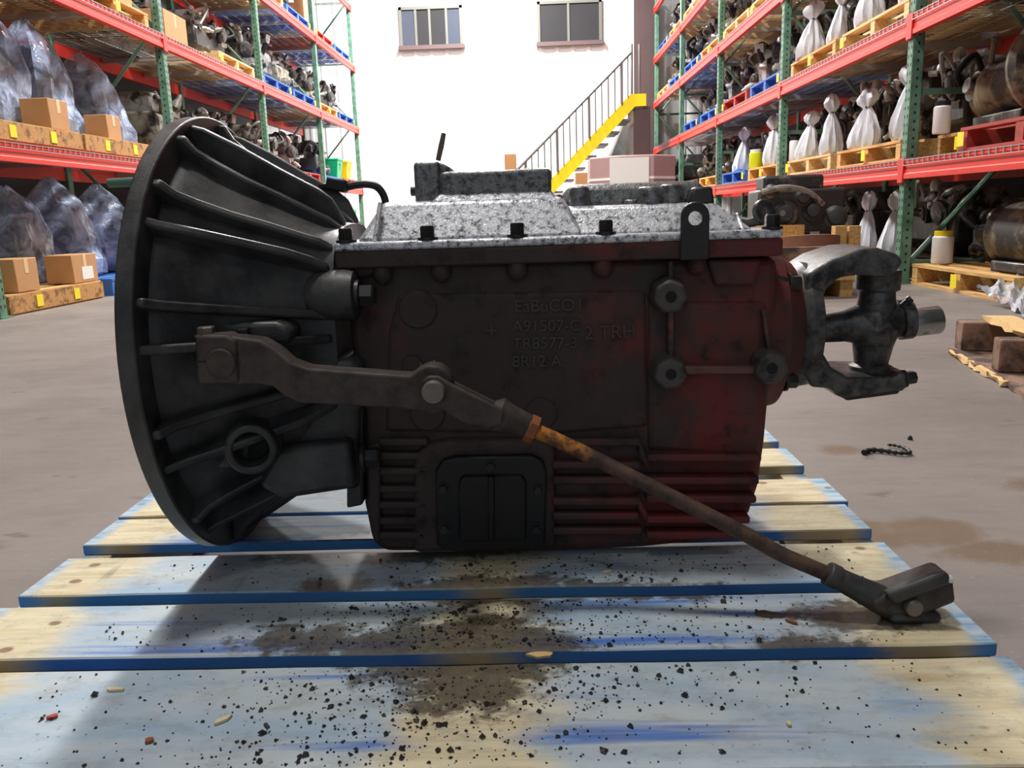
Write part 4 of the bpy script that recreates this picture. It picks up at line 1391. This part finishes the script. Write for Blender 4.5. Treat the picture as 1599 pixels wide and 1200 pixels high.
p, _ = slot('R', 1, 2, 0.5)
jar('plastic_jug', (XR + 0.12, p.y - 0.08, p.z + 0.134), 0.07, 0.2, 'limep', 'whitep', 'small lime yellow jug between two white bags on right rack', 'jug')
p, _ = slot('R', 1, 1, 0.97)
jar('filter_can', (XR + 0.12, p.y + 0.0, p.z + 0.134), 0.045, 0.22, 'whitep', 'bolt', 'white filter canister beside the second green post of right rack, first shelf', 'filter')
p, _ = slot('R', 1, 0, 0.9)
jar('filter_can', (XR + 0.14, p.y + 0.1, p.z + 0.134), 0.05, 0.19, 'whitep', 'bolt', 'white filter canister beside the nearest green post of right rack, first shelf', 'filter')
jar('filter_can', (XR + 0.2, 5.28, 0.134), 0.062, 0.2, 'whitep', 'yellowp', 'white filter canister with yellow lid at the foot of right rack', 'filter')

# nearest bay of the right rack
spawn('pal_red', PAL['red'][0], (XR + 0.54, 4.27, RZ[1] + BH + 0.005), 0, 'red painted pallet on first shelf of right rack, nearest bay, at the photo edge', 'pallets on the racks')
spawn('pal_nat', PAL['nat'][0], (XR + 0.62, 5.12, RZ[1] + BH + 0.005), 0, 'short natural wood pallet beside nearest green post, right rack first shelf', 'pallets on the racks', (0.9, 0.46, 1))
ax = thing('axle_housing', 'dirty rear axle housing lying on the red pallet of the right rack', 'axle', (XR + 0.36, 4.8, RZ[1] + BH + 0.137))
c0 = Vector((XR + 0.42, 5.18, RZ[1] + BH + 0.137))
bm = B(); lathe(bm, c0 + Vector((0, 0.1, 0.2)), (0.0, -1, 0.12), [(-0.05, 0.06), (0, 0.13), (0.12, 0.17), (0.2, 0.19), (0.26, 0.165), (0.42, 0.15), (0.55, 0.21), (0.62, 0.26), (0.66, 0.27), (0.70, 0.25), (0.71, 0.19), (0.66, 0.15)], 40); obj('housing', bm, M['eng_tan'], ax)
bm = B(); lathe(bm, c0 + Vector((-0.1, 0.02, 0.25)), (-1, 0, 0.2), [(0, 0.09), (0.05, 0.085), (0.06, 0.05), (0.09, 0.045)], 20); obj('inspection_cap', bm, M['eng_grey'], ax)
bm = B(); tube(bm, [c0 + Vector((-0.12, -0.1, 0.36)), c0 + Vector((-0.13, -0.14, 0.5))], 0.016, 8); obj('breather', bm, M['eng_tan'], ax)
bm = B(); cbox(bm, c0 + Vector((0.0, -0.25, 0.04)), (0.3, 0.5, 0.08)); obj('mounting_foot', bm, M['eng_black'], ax, bevel=0.01)
# floor of the nearest bay
spawn('pal_nat', PAL['nat'][0], (XR + 0.56, 4.80, 0), 0, 'natural wood pallet on the floor under the nearest bay of right rack', 'pallets on the racks')
spawn('eng_black', ENG['black'][0], (XR + 0.62, 5.13, 0.134), 0.0, 'oily black engine on floor pallet under the nearest bay of right rack', 'engines on the racks', (0.9, 0.48, 0.68))
gb = thing('gearbox', 'tan and brown gearbox on a floor pallet at the right photo edge', 'gearbox', (XR + 0.3, 4.5, 0.132))
g0 = Vector((XR + 0.30, 4.80, 0.132))
bm = B(); lathe(bm, g0 + Vector((0, 0, 0.2)), (0, -1, 0), [(0, 0.06), (0.03, 0.1), (0.1, 0.12), (0.13, 0.18), (0.15, 0.19), (0.17, 0.17), (0.55, 0.16), (0.6, 0.12)], 32); obj('housing', bm, M['eng_tan'], gb)
bm = B(); lathe(bm, g0 + Vector((0, 0.02, 0.2)), (0, 1, 0), [(-0.02, 0.07), (0.03, 0.07), (0.04, 0.04), (0.1, 0.035)], 20); obj('input_shaft', bm, M['rustdisc'], gb)
bm = B(); cbox(bm, g0 + Vector((0, -0.35, 0.03)), (0.28, 0.4, 0.06)); obj('mounting_foot', bm, M['eng_black'], gb, bevel=0.01)

# left rack
zl = LZ[1] + BH + 0.005
for k, yc in enumerate((5.56, 6.74)):
    spawn('pal_solid', PAL['solid'][0], (XL - 0.52, yc, zl), pi, 'strand board faced pallet under the %s on left rack' % ('two nearest blue bags' if k == 0 else 'third blue bag'), 'pallets on the racks')
    spawn('pal_solid', PAL['solid'][0], (XL - 0.52, yc + 0.02, 0), pi, 'strand board faced pallet on the floor beside nearest left post', 'pallets on the racks') if k == 0 else None
spawn('pal_blue', PAL['blue'][0], (XL - 0.50, 6.85, 0), pi, 'blue painted pallet on the floor under the second bay of left rack', 'pallets on the racks')
for k, (yc, s, lab) in enumerate(((5.85, 1.0, 'blue plastic wrapped black gearbox at the left photo edge, first shelf'), (6.50, 1.0, 'blue plastic wrapped black gearbox behind a carton, middle of first shelf'), (7.30, 0.9, 'blue plastic wrapped black gearbox, farthest of three on first shelf'))):
    spawn('wrap%d' % k, WR[k], (XL - 0.55, yc, zl + 0.133), pi, lab + ' of left rack', 'wrapped gearboxes', (0.92, 0.86, s))
for k, (yc, s, lab) in enumerate(((5.96, 0.82, 'blue plastic wrapped black gearbox on floor pallet beside nearest left post'), (6.58, 0.92, 'blue plastic wrapped black gearbox behind labelled carton on floor pallet under left rack'), (7.24, 0.88, 'wrapped black gearbox on the blue floor pallet under left rack'))):
    spawn('wrap%d' % ((k + 1) % 3), WR[(k + 1) % 3], (XL - 0.55, yc, 0.134), pi + 0.3 * k, lab, 'wrapped gearboxes', (0.9, 0.8, s))
spawn('cart_a', mk_carton(0.2, 0.24, 0.2), (XL - 0.14, 5.93, zl + 0.133), pi, 'small brown carton in front of the middle blue bag on left rack', 'cartons')
spawn('cart_a', None, (XL - 0.14, 6.72, zl + 0.133), pi, 'small brown carton in front of the farthest blue bag on left rack', 'cartons', (0.9, 0.9, 0.9))
spawn('cart_a', None, (XL - 0.12, 5.26, 0.134), pi, 'plain brown carton on floor pallet beside nearest left post', 'cartons', (1, 1, 1.05))
spawn('cart_b', mk_carton(0.2, 0.33, 0.2, True), (XL - 0.13, 5.98, 0.134), pi, 'brown carton with white label on floor pallet under left rack', 'cartons')

put('L', 2, 1, FAR, 'nat'); put('L', 2, 1, NEAR, 'solid', 'grey')
spawn('cart_c', mk_carton(0.5, 0.8, 0.34), Vector((XL - 0.32, LY[1] + 2.0, LZ[2] + BH + 0.137)), pi, 'large brown carton on pallet, second shelf of left rack, second bay', 'cartons')
put('L', 2, 2, NEAR, None, 'grey', 1.0, 0.28); put('L', 2, 2, FAR, 'pale', 'mixed', 0.9)
spawn('cart_d', mk_carton(0.7, 1.0, 0.3), slot('L', 2, 2, 0.24)[0] + Vector((0.3, -0.2, 0)), pi, 'wide brown carton standing on second shelf of left rack, third bay', 'cartons', (0.5, 0.5, 0.9))
put('L', 2, 3, NEAR, 'blue', 'grey', 1.1); put('L', 2, 3, FAR, 'blue', 'olive')
put('L', 2, 4, NEAR, 'nat', 'grey'); put('L', 2, 4, FAR, 'blue', 'grey')
put('L', 3, 3, FAR, 'blue', 'grey'); put('L', 3, 4, NEAR, 'red'); put('L', 3, 4, FAR, 'blue'); put('L', 3, 3, NEAR, 'pale', 'black'); put('L', 3, 2, FAR, 'nat', 'olive')
put('L', 1, 2, NEAR, 'nat', 'olive', 1.02); put('L', 1, 2, FAR, 'pale', 'grey', 1.02); put('L', 1, 3, NEAR, 'red', 'mixed', 1.0); put('L', 1, 3, FAR, 'red', 'grey', 1.02)
put('L', 1, 4, NEAR, 'blue', 'black', 1.1); put('L', 1, 4, FAR, 'red')
put('L', 0, 2, FAR, 'dark', 'black', 1.02); put('L', 0, 3, NEAR, 'dark', 'grey', 1.02); put('L', 0, 3, FAR, 'dark', 'black', 1.02); 
spawn('cart_e', mk_carton(0.6, 0.7, 0.8), slot('L', 3, 4, NEAR)[0] + Vector((0.0, 0, 0.132)), pi, 'tall brown carton on red pallet, third shelf of left rack, farthest bay', 'cartons')
for k, (q, m, nm) in enumerate(((0.55, 'greenp', 'green'), (0.82, 'yellowp', 'yellow'))):
    p, _ = slot('L', 1, 4, q)
    t = thing('plastic_bin', 'small %s plastic bin on red pallet, first shelf of left rack, farthest bay' % nm, 'bin', (XL - 0.3, p.y, p.z + 0.134))
    bm = B(); rings(bm, [[(XL - 0.3 + sx * 0.2 * a, p.y + sy * 0.2 * a, p.z + 0.134 + z) for sx, sy in ((-1, -1), (1, -1), (1, 1), (-1, 1))] for a, z in ((0.8, 0), (1, 0.3), (1.06, 0.3), (1.06, 0.33), (0.95, 0.33), (0.75, 0.03))]); obj('tub', bm, M[m], t, bevel=0.008)
    bm = B(); box(bm, (XL - 0.3 + 0.2, p.y - 0.06, p.z + 0.134 + 0.22), (XL - 0.3 + 0.218, p.y + 0.06, p.z + 0.134 + 0.25)); obj('grip', bm, M[m], t)
t = thing('plastic_bin', 'yellow tray bin on the floor under the farthest bay of left rack', 'bin', (XL - 0.4, 13.9, 0.0))
bm = B(); rings(bm, [[(XL - 0.35 + sx * 0.3 * a, 13.9 + sy * 0.35 * a, z) for sx, sy in ((-1, -1), (1, -1), (1, 1), (-1, 1))] for a, z in ((0.85, 0), (1, 0.62), (1.06, 0.62), (1.06, 0.68), (0.95, 0.68), (0.8, 0.03))]); obj('tub', bm, M['yellowp'], t, bevel=0.01)
bm = B(); box(bm, (XL - 0.35 + 0.3, 13.8, 0.5), (XL - 0.35 + 0.32, 14.0, 0.54)); obj('grip', bm, M['yellowp'], t)
t = thing('wire_crate', 'green framed crate on the floor beside the last post of left rack', 'crate', (XL - 0.4, 15.2, 0.0))
for x in (-0.3, 0.3):
    for y in (-0.45, 0.45):
        bm = B(); cbox(bm, (XL - 0.38 + x, 15.2 + y, 0.33), (0.04, 0.04, 0.66)); obj('corner_post', bm, M['greenp'], t)
for z in (0.04, 0.64):
    for x in (-0.3, 0.3):
        bm = B(); cbox(bm, (XL - 0.38 + x, 15.2, z), (0.035, 0.9, 0.04)); obj('side_rail', bm, M['greenp'], t)
bm = B(); cbox(bm, (XL - 0.38, 15.2, 0.3), (0.5, 0.8, 0.45)); obj('white_liner', bm, M['whitep'], t, bevel=0.03)

# ================================================================== beyond the aisle: stairs, column, stacks
SY = 14.5
st = thing('staircase', 'steel stairs with bright yellow stringer and grey handrail by the back wall', 'staircase', (0.4, SY, 0))
ua, ub = at(985, 147, SY), at(868, 272, SY)
la = at(992, 166, SY)
sl = (ua.z - ub.z) / (ua.x - ub.x)
drop = ua.z + (la.x - ua.x) * sl - la.z
xf = ua.x - ua.z / sl
xe = at(1009, 147, SY).x
for Y in (SY, SY + 0.95):
    bm = B()
    prism(bm, [(xf, Y, 0), (xf + drop / sl, Y, 0), (la.x, Y, la.z), (xe, Y, la.z), (xe, Y, ua.z), (ua.x, Y, ua.z)], (0, 0.04, 0))
    obj('stringer', bm, M['yellow'], st)
k = 0
z = 0.19
while z < ua.z - 0.05:
    x = xf + z / sl
    bm = B(); box(bm, (x + 0.05, SY + 0.04, z - 0.13), (x + 0.3, SY + 0.95, z - 0.1)); obj('tread', bm, M['rail'], st)
    z += 0.19
ra, rb = at(985, 82, SY), at(829, 243, SY)
rs = (ra.z - rb.z) / (ra.x - rb.x)
rx0 = xf + 0.1
rz0 = rb.z + (rx0 - rb.x) * rs
bm = B(); tube(bm, [(rx0, SY - 0.02, rz0), ra + Vector((0, -0.02, 0))], 0.026, 8); obj('handrail', bm, M['rail'], st)
x = rx0
k = 0
while x < ra.x:
    zt = rz0 + (x - rx0) * rs
    zb = max(0, (x - xf) * sl)
    bm = B(); cyl(bm, (x, SY - 0.015, zb), (x, SY - 0.015, zt), 0.011 if k % 5 else 0.024, n=8); obj('baluster', bm, M['rail'], st)
    x += 0.108
    k += 1
for u in (987, 999):
    p = at(u, 68, SY)
    bm = B(); cyl(bm, (p.x, SY + 0.05, la.z), (p.x, SY + 0.05, p.z), 0.022, n=8); obj('newel_post', bm, M['rail'], st)
p = at(996, 160, SY + 0.5)
bm = B(); box(bm, (p.x - 0.13, SY + 0.05, 0), (p.x + 0.15, SY + 0.9, la.z)); obj('landing_support', bm, M['brown_steel'], st, bevel=0.01)
# steel column: H section
p0, p1 = at(992, 60, 16.7), at(1023, 60, 16.7)
cl = thing('steel_column', 'dark brown steel building column beside the far end of right rack', 'column', ((p0.x + p1.x) / 2, 16.7, 0))
for y in (16.58, 16.9):
    bm = B(); box(bm, (p0.x, y, 0), (p1.x, y + 0.03, 7.2)); obj('flange', bm, M['brown_steel'], cl)
bm = B(); box(bm, ((p0.x + p1.x) / 2 - 0.02, 16.61, 0), ((p0.x + p1.x) / 2 + 0.02, 16.9, 7.2)); obj('web', bm, M['brown_steel'], cl)
# tarp covered pile below the stairs
pa, pb = at(925, 245, 15.8), at(990, 185, 15.8)
bm = B()
R = []
rr = random.Random(6)
for i in range(9):
    x = pa.x + (pb.x - pa.x) * i / 8
    zt = 0.5 + (pb.z - 0.5) * (0.15 + 0.85 * min(1, i / 6))
    R.append([(x, 15.62 + rr.uniform(-0.03, 0.03), 0), (x, 15.66 + rr.uniform(-0.06, 0.06), zt * 0.5), (x, 15.7 + rr.uniform(-0.06, 0.06), zt * 0.95), (x, 15.9, zt + rr.uniform(-0.05, 0.05)), (x, 16.05, zt * 0.9), (x, 16.08, 0)])
rings(bm, R)
tag(centre(obj('tarp_pile', bm, M['tarp'])), 'dark grey tarp covered pile under the yellow stairs', 'pile')
# octagonal wrapped bin
p = at(986, 262, 11.0)
hw = (at(1058, 262, 11.0).x - at(915, 262, 11.0).x) / 2
zt = at(986, 243, 10.5).z
bn = thing('bulk_bin', 'pinkish plastic wrapped octagonal bulk bin on the floor before the brown column', 'bin', (p.x, 11.1, 0))
bm = B(); lathe(bm, (p.x, 11.1, 0.13), (0, 0, 1), [(0, hw * 0.98), (zt - 0.13, hw), (zt - 0.12, hw * 0.97)], 8, pi / 8); obj('wrapped_body', bm, M['pinkwrap'], bn, bevel=0.01)
for z in (zt - 0.28, zt - 0.6):
    bm = B(); lathe(bm, (p.x, 11.1, z), (0, 0, 1), [(0, hw * 1.004), (0.03, hw * 1.004)], 8, pi / 8); obj('strap', bm, M['paper'], bn)
q = at(960, 245, 11.1 - hw)
bm = B(); box(bm, (q.x - 0.06, 11.1 - hw * 0.945 - 0.008, zt - 0.4), (q.x + 0.42, 11.1 - hw * 0.945, zt - 0.02)); obj('paper_sheet', bm, M['paper'], bn)
for dx in (-0.35, 0, 0.35):
    bm = B(); box(bm, (p.x + dx - 0.05, 11.1 - 0.5, 0), (p.x + dx + 0.05, 11.6, 0.13)); obj('skid', bm, M['pal_nat'], bn)
# bench behind with small things on it
b0, b1 = at(722, 262, 12.5), at(856, 262, 12.5)
bz = 1.02
be = thing('workbench', 'low workbench behind the transmission in front of the white wall', 'bench', ((b0.x + b1.x) / 2, 12.7, 0))
bm = B(); box(bm, (b0.x, 12.4, bz - 0.05), (b1.x, 13.0, bz)); obj('bench_top', bm, M['pal_dark'], be)
for x in (b0.x + 0.05, b1.x - 0.05):
    for y in (12.45, 12.95):
        bm = B(); cbox(bm, (x, y, (bz - 0.05) / 2), (0.06, 0.06, bz - 0.05)); obj('leg', bm, M['brown_steel'], be)


def standing(name, label, cat, u, w, d, h, mat, Y=12.6, z=bz, bev=0.01):
    p = at(u, 250, Y)
    bm = B(); rings(bm, [[(p.x + sx * w / 2 * a, Y + sy * d / 2 * a, z + zz) for sx, sy in ((-1, -1), (1, -1), (1, 1), (-1, 1))] for a, zz in ((1, 0), (1.0, h * 0.93), (0.96, h))])
    return tag(centre(obj(name, bm, M[mat], bevel=bev)), label, cat)


standing('carton', 'upright brown carton standing on the bench before the white wall', 'box', 797, 0.17, 0.17, 0.34, 'carton')
standing('carton', 'low white box on the bench below the foot of the handrail', 'box', 844, 0.2, 0.2, 0.12, 'whitep')
standing('carton', 'small pinkish box on the bench beside the upright brown carton', 'box', 811, 0.09, 0.12, 0.1, 'pinkwrap')
standing('tool_case', 'small dark case on the bench near the shift tower', 'case', 732, 0.13, 0.12, 0.07, 'rubber')
bm = B(); lathe(bm, at(823, 250, 12.55) * 1.0 + Vector((0, 0, bz - at(823, 250, 12.55).z)), (0, 0, 1), [(0, 0.035), (0.05, 0.035), (0.06, 0.07), (0.1, 0.06), (0.13, 0.02)], 14)
tag(centre(obj('funnel', bm, M['nut'])), 'small orange funnel on the bench beside white box', 'funnel')
bx = at(908, 280, 13.2)
bm = B(); box(bm, (bx.x - 0.1, 13.1, 0), (bx.x + 0.09, 13.3, at(908, 270, 13.2).z)); tag(centre(obj('carton', bm, M['carton'], bevel=0.008)), 'narrow tall brown carton between the yellow stringer and the pink bin', 'box')

# ================================================================== things on the floor, right side
CY = 4.75
a, b = at(1180, 388, CY), at(1336, 420, CY)
cr_ = thing('wooden_crate', 'open wooden crate on the floor behind the universal joint', 'crate', ((a.x + b.x) / 2, CY + 0.45, 0))
zt, zb = at(1260, 386, CY).z, at(1260, 419, CY).z
bm = B(); box(bm, (a.x, CY, zb), (b.x, CY + 0.03, zt)); obj('front_board', bm, M['oldwood'], cr_, bevel=0.003)
bm = B(); box(bm, (a.x, CY, zb - 0.075), (b.x, CY + 0.03, zb - 0.012)); obj('front_board', bm, M['pal_nat'], cr_, bevel=0.003)
for x in (a.x, (a.x + b.x) / 2, b.x - 0.07):
    bm = B(); box(bm, (x, CY + 0.03, 0), (x + 0.07, CY + 0.95, zb - 0.05)); obj('skid', bm, M['pal_nat'], cr_)
bm = B(); box(bm, (a.x, CY + 0.92, zb - 0.05), (b.x, CY + 0.95, zt + 0.1)); obj('back_board', bm, M['pal_nat'], cr_, bevel=0.003)
bm = B(); box(bm, (a.x, CY + 0.03, zb - 0.05), (b.x, CY + 0.92, zb)); obj('floor_board', bm, M['pal_nat'], cr_)
for u in (1313, 1335):
    q = at(u, 370, CY + 0.5)
    bm = B(); box(bm, (q.x - 0.035, CY + 0.5, zb), (q.x + 0.035, CY + 0.57, at(u, 353, CY + 0.5).z)); obj('corner_post', bm, M['pal_nat'], cr_)
q = at(1256, 372, CY + 0.45)
bm = B(); lathe(bm, (q.x, CY + 0.42, zb), (0, 0.12, 1), [(0, 0.2), (zt - zb + 0.035, 0.2), (zt - zb + 0.04, 0.17), (zt - zb + 0.01, 0.16)], 40); tag(centre(obj('flywheel', bm, M['rustdisc'])), 'rusty brown flywheel lying in the open wooden crate', 'flywheel')
# long black machine on a stand behind the crate
a, b = at(1172, 272, 5.0), at(1332, 360, 5.0)
mc = thing('engine', 'long black engine on a stand behind the open wooden crate', 'engine', ((a.x + b.x) / 2, 5.95, 0))
my = 5.8
a, b = at(1185, 285, my), at(1330, 360, my)
bm = B(); box(bm, (a.x, my, b.z), (b.x - 0.05, my + 0.3, a.z - 0.05)); obj('block', bm, M['eng_black'], mc, bevel=0.02)
bm = B(); box(bm, (at(1195, 280, my).x, my + 0.03, a.z - 0.06), (at(1290, 280, my).x, my + 0.25, at(1240, 273, my).z)); obj('valve_cover', bm, M['eng_black'], mc, bevel=0.02)
for u, v, r in ((1225, 335, 0.09), (1270, 330, 0.07), (1305, 340, 0.08), (1205, 300, 0.05), (1255, 310, 0.06)):
    q = at(u, v, my)
    bm = B(); lathe(bm, q + Vector((0, 0.02, 0)), (-0.2, -1, 0.1), [(0, r), (0.04, r), (0.05, r * 0.7), (0.08, r * 0.6), (0.085, r * 0.2)], 16); obj('accessory', bm, M['eng_black'], mc)
bm = B(); tube(bm, spline([at(1190, 300, my - 0.06), at(1225, 293, my - 0.08), at(1262, 300, my - 0.06), at(1285, 320, my - 0.05)], 5), 0.02, 8); obj('pipe', bm, M['eng_grey'], mc)
q = at(1221, 333, my - 0.09)
bm = B(); lathe(bm, q, (0, -1, 0), [(0, 0.022), (0.02, 0.02)], 12); obj('bright_plug', bm, M['steel'], mc)
q = at(1246, 280, my)
bm = B(); lathe(bm, (q.x, my + 0.1, a.z - 0.03), (0, 0, 1), [(0, 0.04), (0.06, 0.04), (0.07, 0.03)], 14); obj('filler_cap', bm, M['eng_grey'], mc)
for x in (a.x + 0.1, b.x - 0.2):
    bm = B(); box(bm, (x, my + 0.05, 0), (x + 0.08, my + 0.25, b.z)); obj('stand_leg', bm, M['eng_black'], mc)
# white bag on the floor pallet by the nearest right post
spawn('bag1', BAGS[1], (XR + 0.16, 5.98, 0.134), 0.7, 'white tied plastic bag on floor pallet just beyond the nearest right post', 'white tied bags', (0.72, 0.72, 0.95))
spawn('bag2', BAGS[2], (XR + 0.17, 6.42, 0.134), 0.2, 'greyish white bag behind the tied bag near the right post foot', 'white tied bags', (0.6, 0.6, 0.95))

# broken brown pallet at the right edge: solid corner, top board and bottom board splintered
bp = thing('broken_pallet', 'broken brown pallet with splintered boards on floor at right photo edge', 'pallet', (1.62, 2.75, 0))
n0 = atz(1489, 550, 0.0)
f1 = atz(1599, 616, 0.0)
dx = (f1 - n0).normalized()
rz_ = atan2(dx.y, dx.x)
Mx = Matrix.Translation(n0) @ Matrix.Rotation(rz_, 4, 'Z')


def lbox(lo, hi, jag=0.0, seed=0, n=1):
    bm = B()
    r = random.Random(seed)
    R = []
    for i in range(n + 1):
        x = lo[0] + (hi[0] - lo[0]) * i / n
        j = lambda: r.uniform(-jag, jag)
        R.append([(x, lo[1] + j(), lo[2] + j() * 0.4), (x, hi[1] + j(), lo[2]), (x, hi[1], hi[2] + j() * 0.3), (x, lo[1] + j(), hi[2] + j() * 0.6)])
    rings(bm, R)
    bmesh.ops.transform(bm, matrix=Mx, verts=bm.verts)
    return bm


H = 0.135
obj('stringer', lbox((0, 0.0, 0.016), (0.085, 0.8, H - 0.018)), M['oldwood'], bp, bevel=0.006)
obj('stringer', lbox((0.40, 0.0, 0.016), (0.47, 0.8, H - 0.018)), M['oldwood'], bp, bevel=0.006)
obj('stringer', lbox((0.82, 0.0, 0.016), (0.90, 0.8, H - 0.018)), M['oldwood'], bp, bevel=0.006)
for k, y in enumerate((0.07, 0.22, 0.38, 0.54, 0.69)):
    obj('deck_board', lbox((0.03, y, H - 0.018), (0.90, y + 0.095, H), 0.012 if k == 0 else 0.004, k, 14), M['splint' if k == 0 else 'oldwood'], bp)
obj('bottom_board', lbox((0.02, -0.02, 0.0), (0.9, 0.10, 0.016), 0.010, 20, 14), M['oldwood'], bp)
obj('splinter_edge', lbox((0.06, -0.028, 0.004), (0.6, -0.012, 0.017), 0.008, 21, 18), M['splint'], bp)
obj('bottom_board', lbox((0.02, 0.45, 0.0), (0.9, 0.55, 0.016), 0.003, 22, 6), M['oldwood'], bp)

# crumpled clear plastic sheet on the floor
bm = B()
r = random.Random(2)
NX, NY = 22, 16
cA, cB, cC, cD = atz(1524, 450, 0.09), atz(1612, 430, 0.12), atz(1612, 500, 0.012), atz(1568, 476, 0.012)
G = []
for j in range(NY):
    row = []
    for i in range(NX):
        s_, t_ = i / (NX - 1), j / (NY - 1)
        q = (cA * (1 - s_) + cB * s_) * (1 - t_) + (cD * (1 - s_) + cC * s_) * t_
        q.z += 0.02 * sin(i * 0.9 + j * 0.7) * min(1, i / 3) + r.uniform(-0.008, 0.012)
        q.z = max(q.z, 0.004)
        row.append(bm.verts.new(q))
    G.append(row)
for j in range(NY - 1):
    for i in range(NX - 1):
        bm.faces.new((G[j][i], G[j][i + 1], G[j + 1][i + 1], G[j + 1][i]))
tag(centre(obj('plastic_sheet', bm, M['wrap_clear'], smooth=50)), 'crumpled cloudy plastic sheet lying on the floor before right rack', 'sheet')
# black strip of rubber on the floor
bm = B(); tube(bm, spline([atz(1348, 707, 0.006), atz(1362, 703, 0.006), atz(1385, 705, 0.006), atz(1405, 708, 0.006), atz(1421, 707, 0.006), atz(1413, 700, 0.006), atz(1398, 696, 0.006), atz(1386, 695, 0.006)], 6), [0.0055 - 0.003 * i / 42 + 0.0012 * sin(i * 2.1) for i in range(43)], 7)
tag(centre(obj('rubber_strip', bm, M['rubber'])), 'twisted black rubber strip lying on the bare concrete floor', 'strip')
bm = B(); lathe(bm, atz(1421, 687, 0.0), (0.1, 0.2, 1), [(0, 0.006), (0.006, 0.005), (0.010, 0.001)], 7)
tag(centre(obj('rubber_scrap', bm, M['rubber'])), 'tiny black scrap on floor beyond the twisted rubber strip', 'scrap')

# ================================================================== crumbs and chips on the deck
r = random.Random(5)
boards = [(1.0, 1.09), (0.855, 0.956), (0.719, 0.824), (0.547, 0.692)]
bm = B()


def crumb(x, y, s):
    z = DECK
    rot = Matrix.Rotation(r.uniform(0, 6.3), 3, 'Z')
    vs = [Vector((1, 0, 0.3)), Vector((-0.2, 0.9, 0.2)), Vector((-0.8, -0.5, 0.25)), Vector((0.1, 0.1, 1.0)), Vector((0.3, -0.8, 0.5)), Vector((0, 0, -0.05))]
    V = [bm.verts.new((rot @ (v * s * r.uniform(0.7, 1.2))) + Vector((x, y, z + s * 0.05))) for v in vs]
    for f in ((0, 1, 3), (1, 2, 3), (2, 4, 3), (4, 0, 3), (0, 1, 5), (1, 2, 5), (2, 4, 5), (4, 0, 5)):
        bm.faces.new([V[i] for i in f])


N_ = 0
while N_ < 2300:
    t = r.random()
    if t < 0.42:
        x, y = r.gauss(-0.12, 0.09), r.uniform(0.55, 0.82)
    elif t < 0.72:
        x, y = r.gauss(0.02, 0.10), r.uniform(0.62, 0.93)
    else:
        x, y = r.uniform(-0.45, 0.36), r.uniform(0.55, 0.95)
    if not any(a + 0.004 < y < b - 0.004 for a, b in boards) or abs(x - PX) > 0.49:
        continue
    s = min(0.0046, 0.0007 + r.expovariate(1 / 0.0007))
    crumb(x, y, s)
    N_ += 1
o = obj('oily_crumbs', bm, M['crumb'], smooth=0, kind='stuff')
tag(centre(o), 'scattered black oily crumbs all over the blue pallet boards', 'dirt')


def chip(u, v, l, w, ang, mat, label):
    p = atz(u, v, DECK + 0.0015)
    rr = random.Random(int(u))
    bm = B()
    pts = []
    for i in range(10):
        t = 2 * pi * i / 10
        q = Vector((cos(t) * l / 2 * rr.uniform(0.75, 1.1), sin(t) * w / 2 * rr.uniform(0.6, 1.2), 0))
        pts.append(Matrix.Rotation(ang, 3, 'Z') @ q + p + Vector((0, 0, -0.001)))
    prism(bm, pts, (0, 0, 0.0022))
    tag(centre(obj('wood_chip', bm, M[mat])), label, 'chip', 'chips on the pallet')


chip(180, 1077, 0.020, 0.006, -0.1, 'chip', 'pale curved wood chip on front board at left')
chip(348, 1125, 0.017, 0.006, 0.9, 'chip', 'pale slanted wood chip on front board left of centre')
chip(845, 1023, 0.028, 0.011, 0.0, 'splint', 'pale splinter lifting at front edge of second board near centre')
chip(948, 893, 0.013, 0.004, 0.3, 'chip', 'tiny pale sliver on third board below the gear case')
chip(1237, 972, 0.014, 0.004, -0.7, 'nut', 'orange brown sliver on second board left of end clevis')
chip(1200, 960, 0.03, 0.012, -0.25, 'pal_dark', 'flat brown wood flake on second board left of end clevis')
chip(82, 1120, 0.010, 0.006, 0.4, 'pal_red', 'small red paint flake on front board at far left')
chip(1232, 1131, 0.006, 0.004, 1.2, 'chip', 'tiny white fleck on front board right of centre')
chip(233, 1157, 0.007, 0.008, 0.4, 'nut', 'small brown crumb of wood on front board at left')
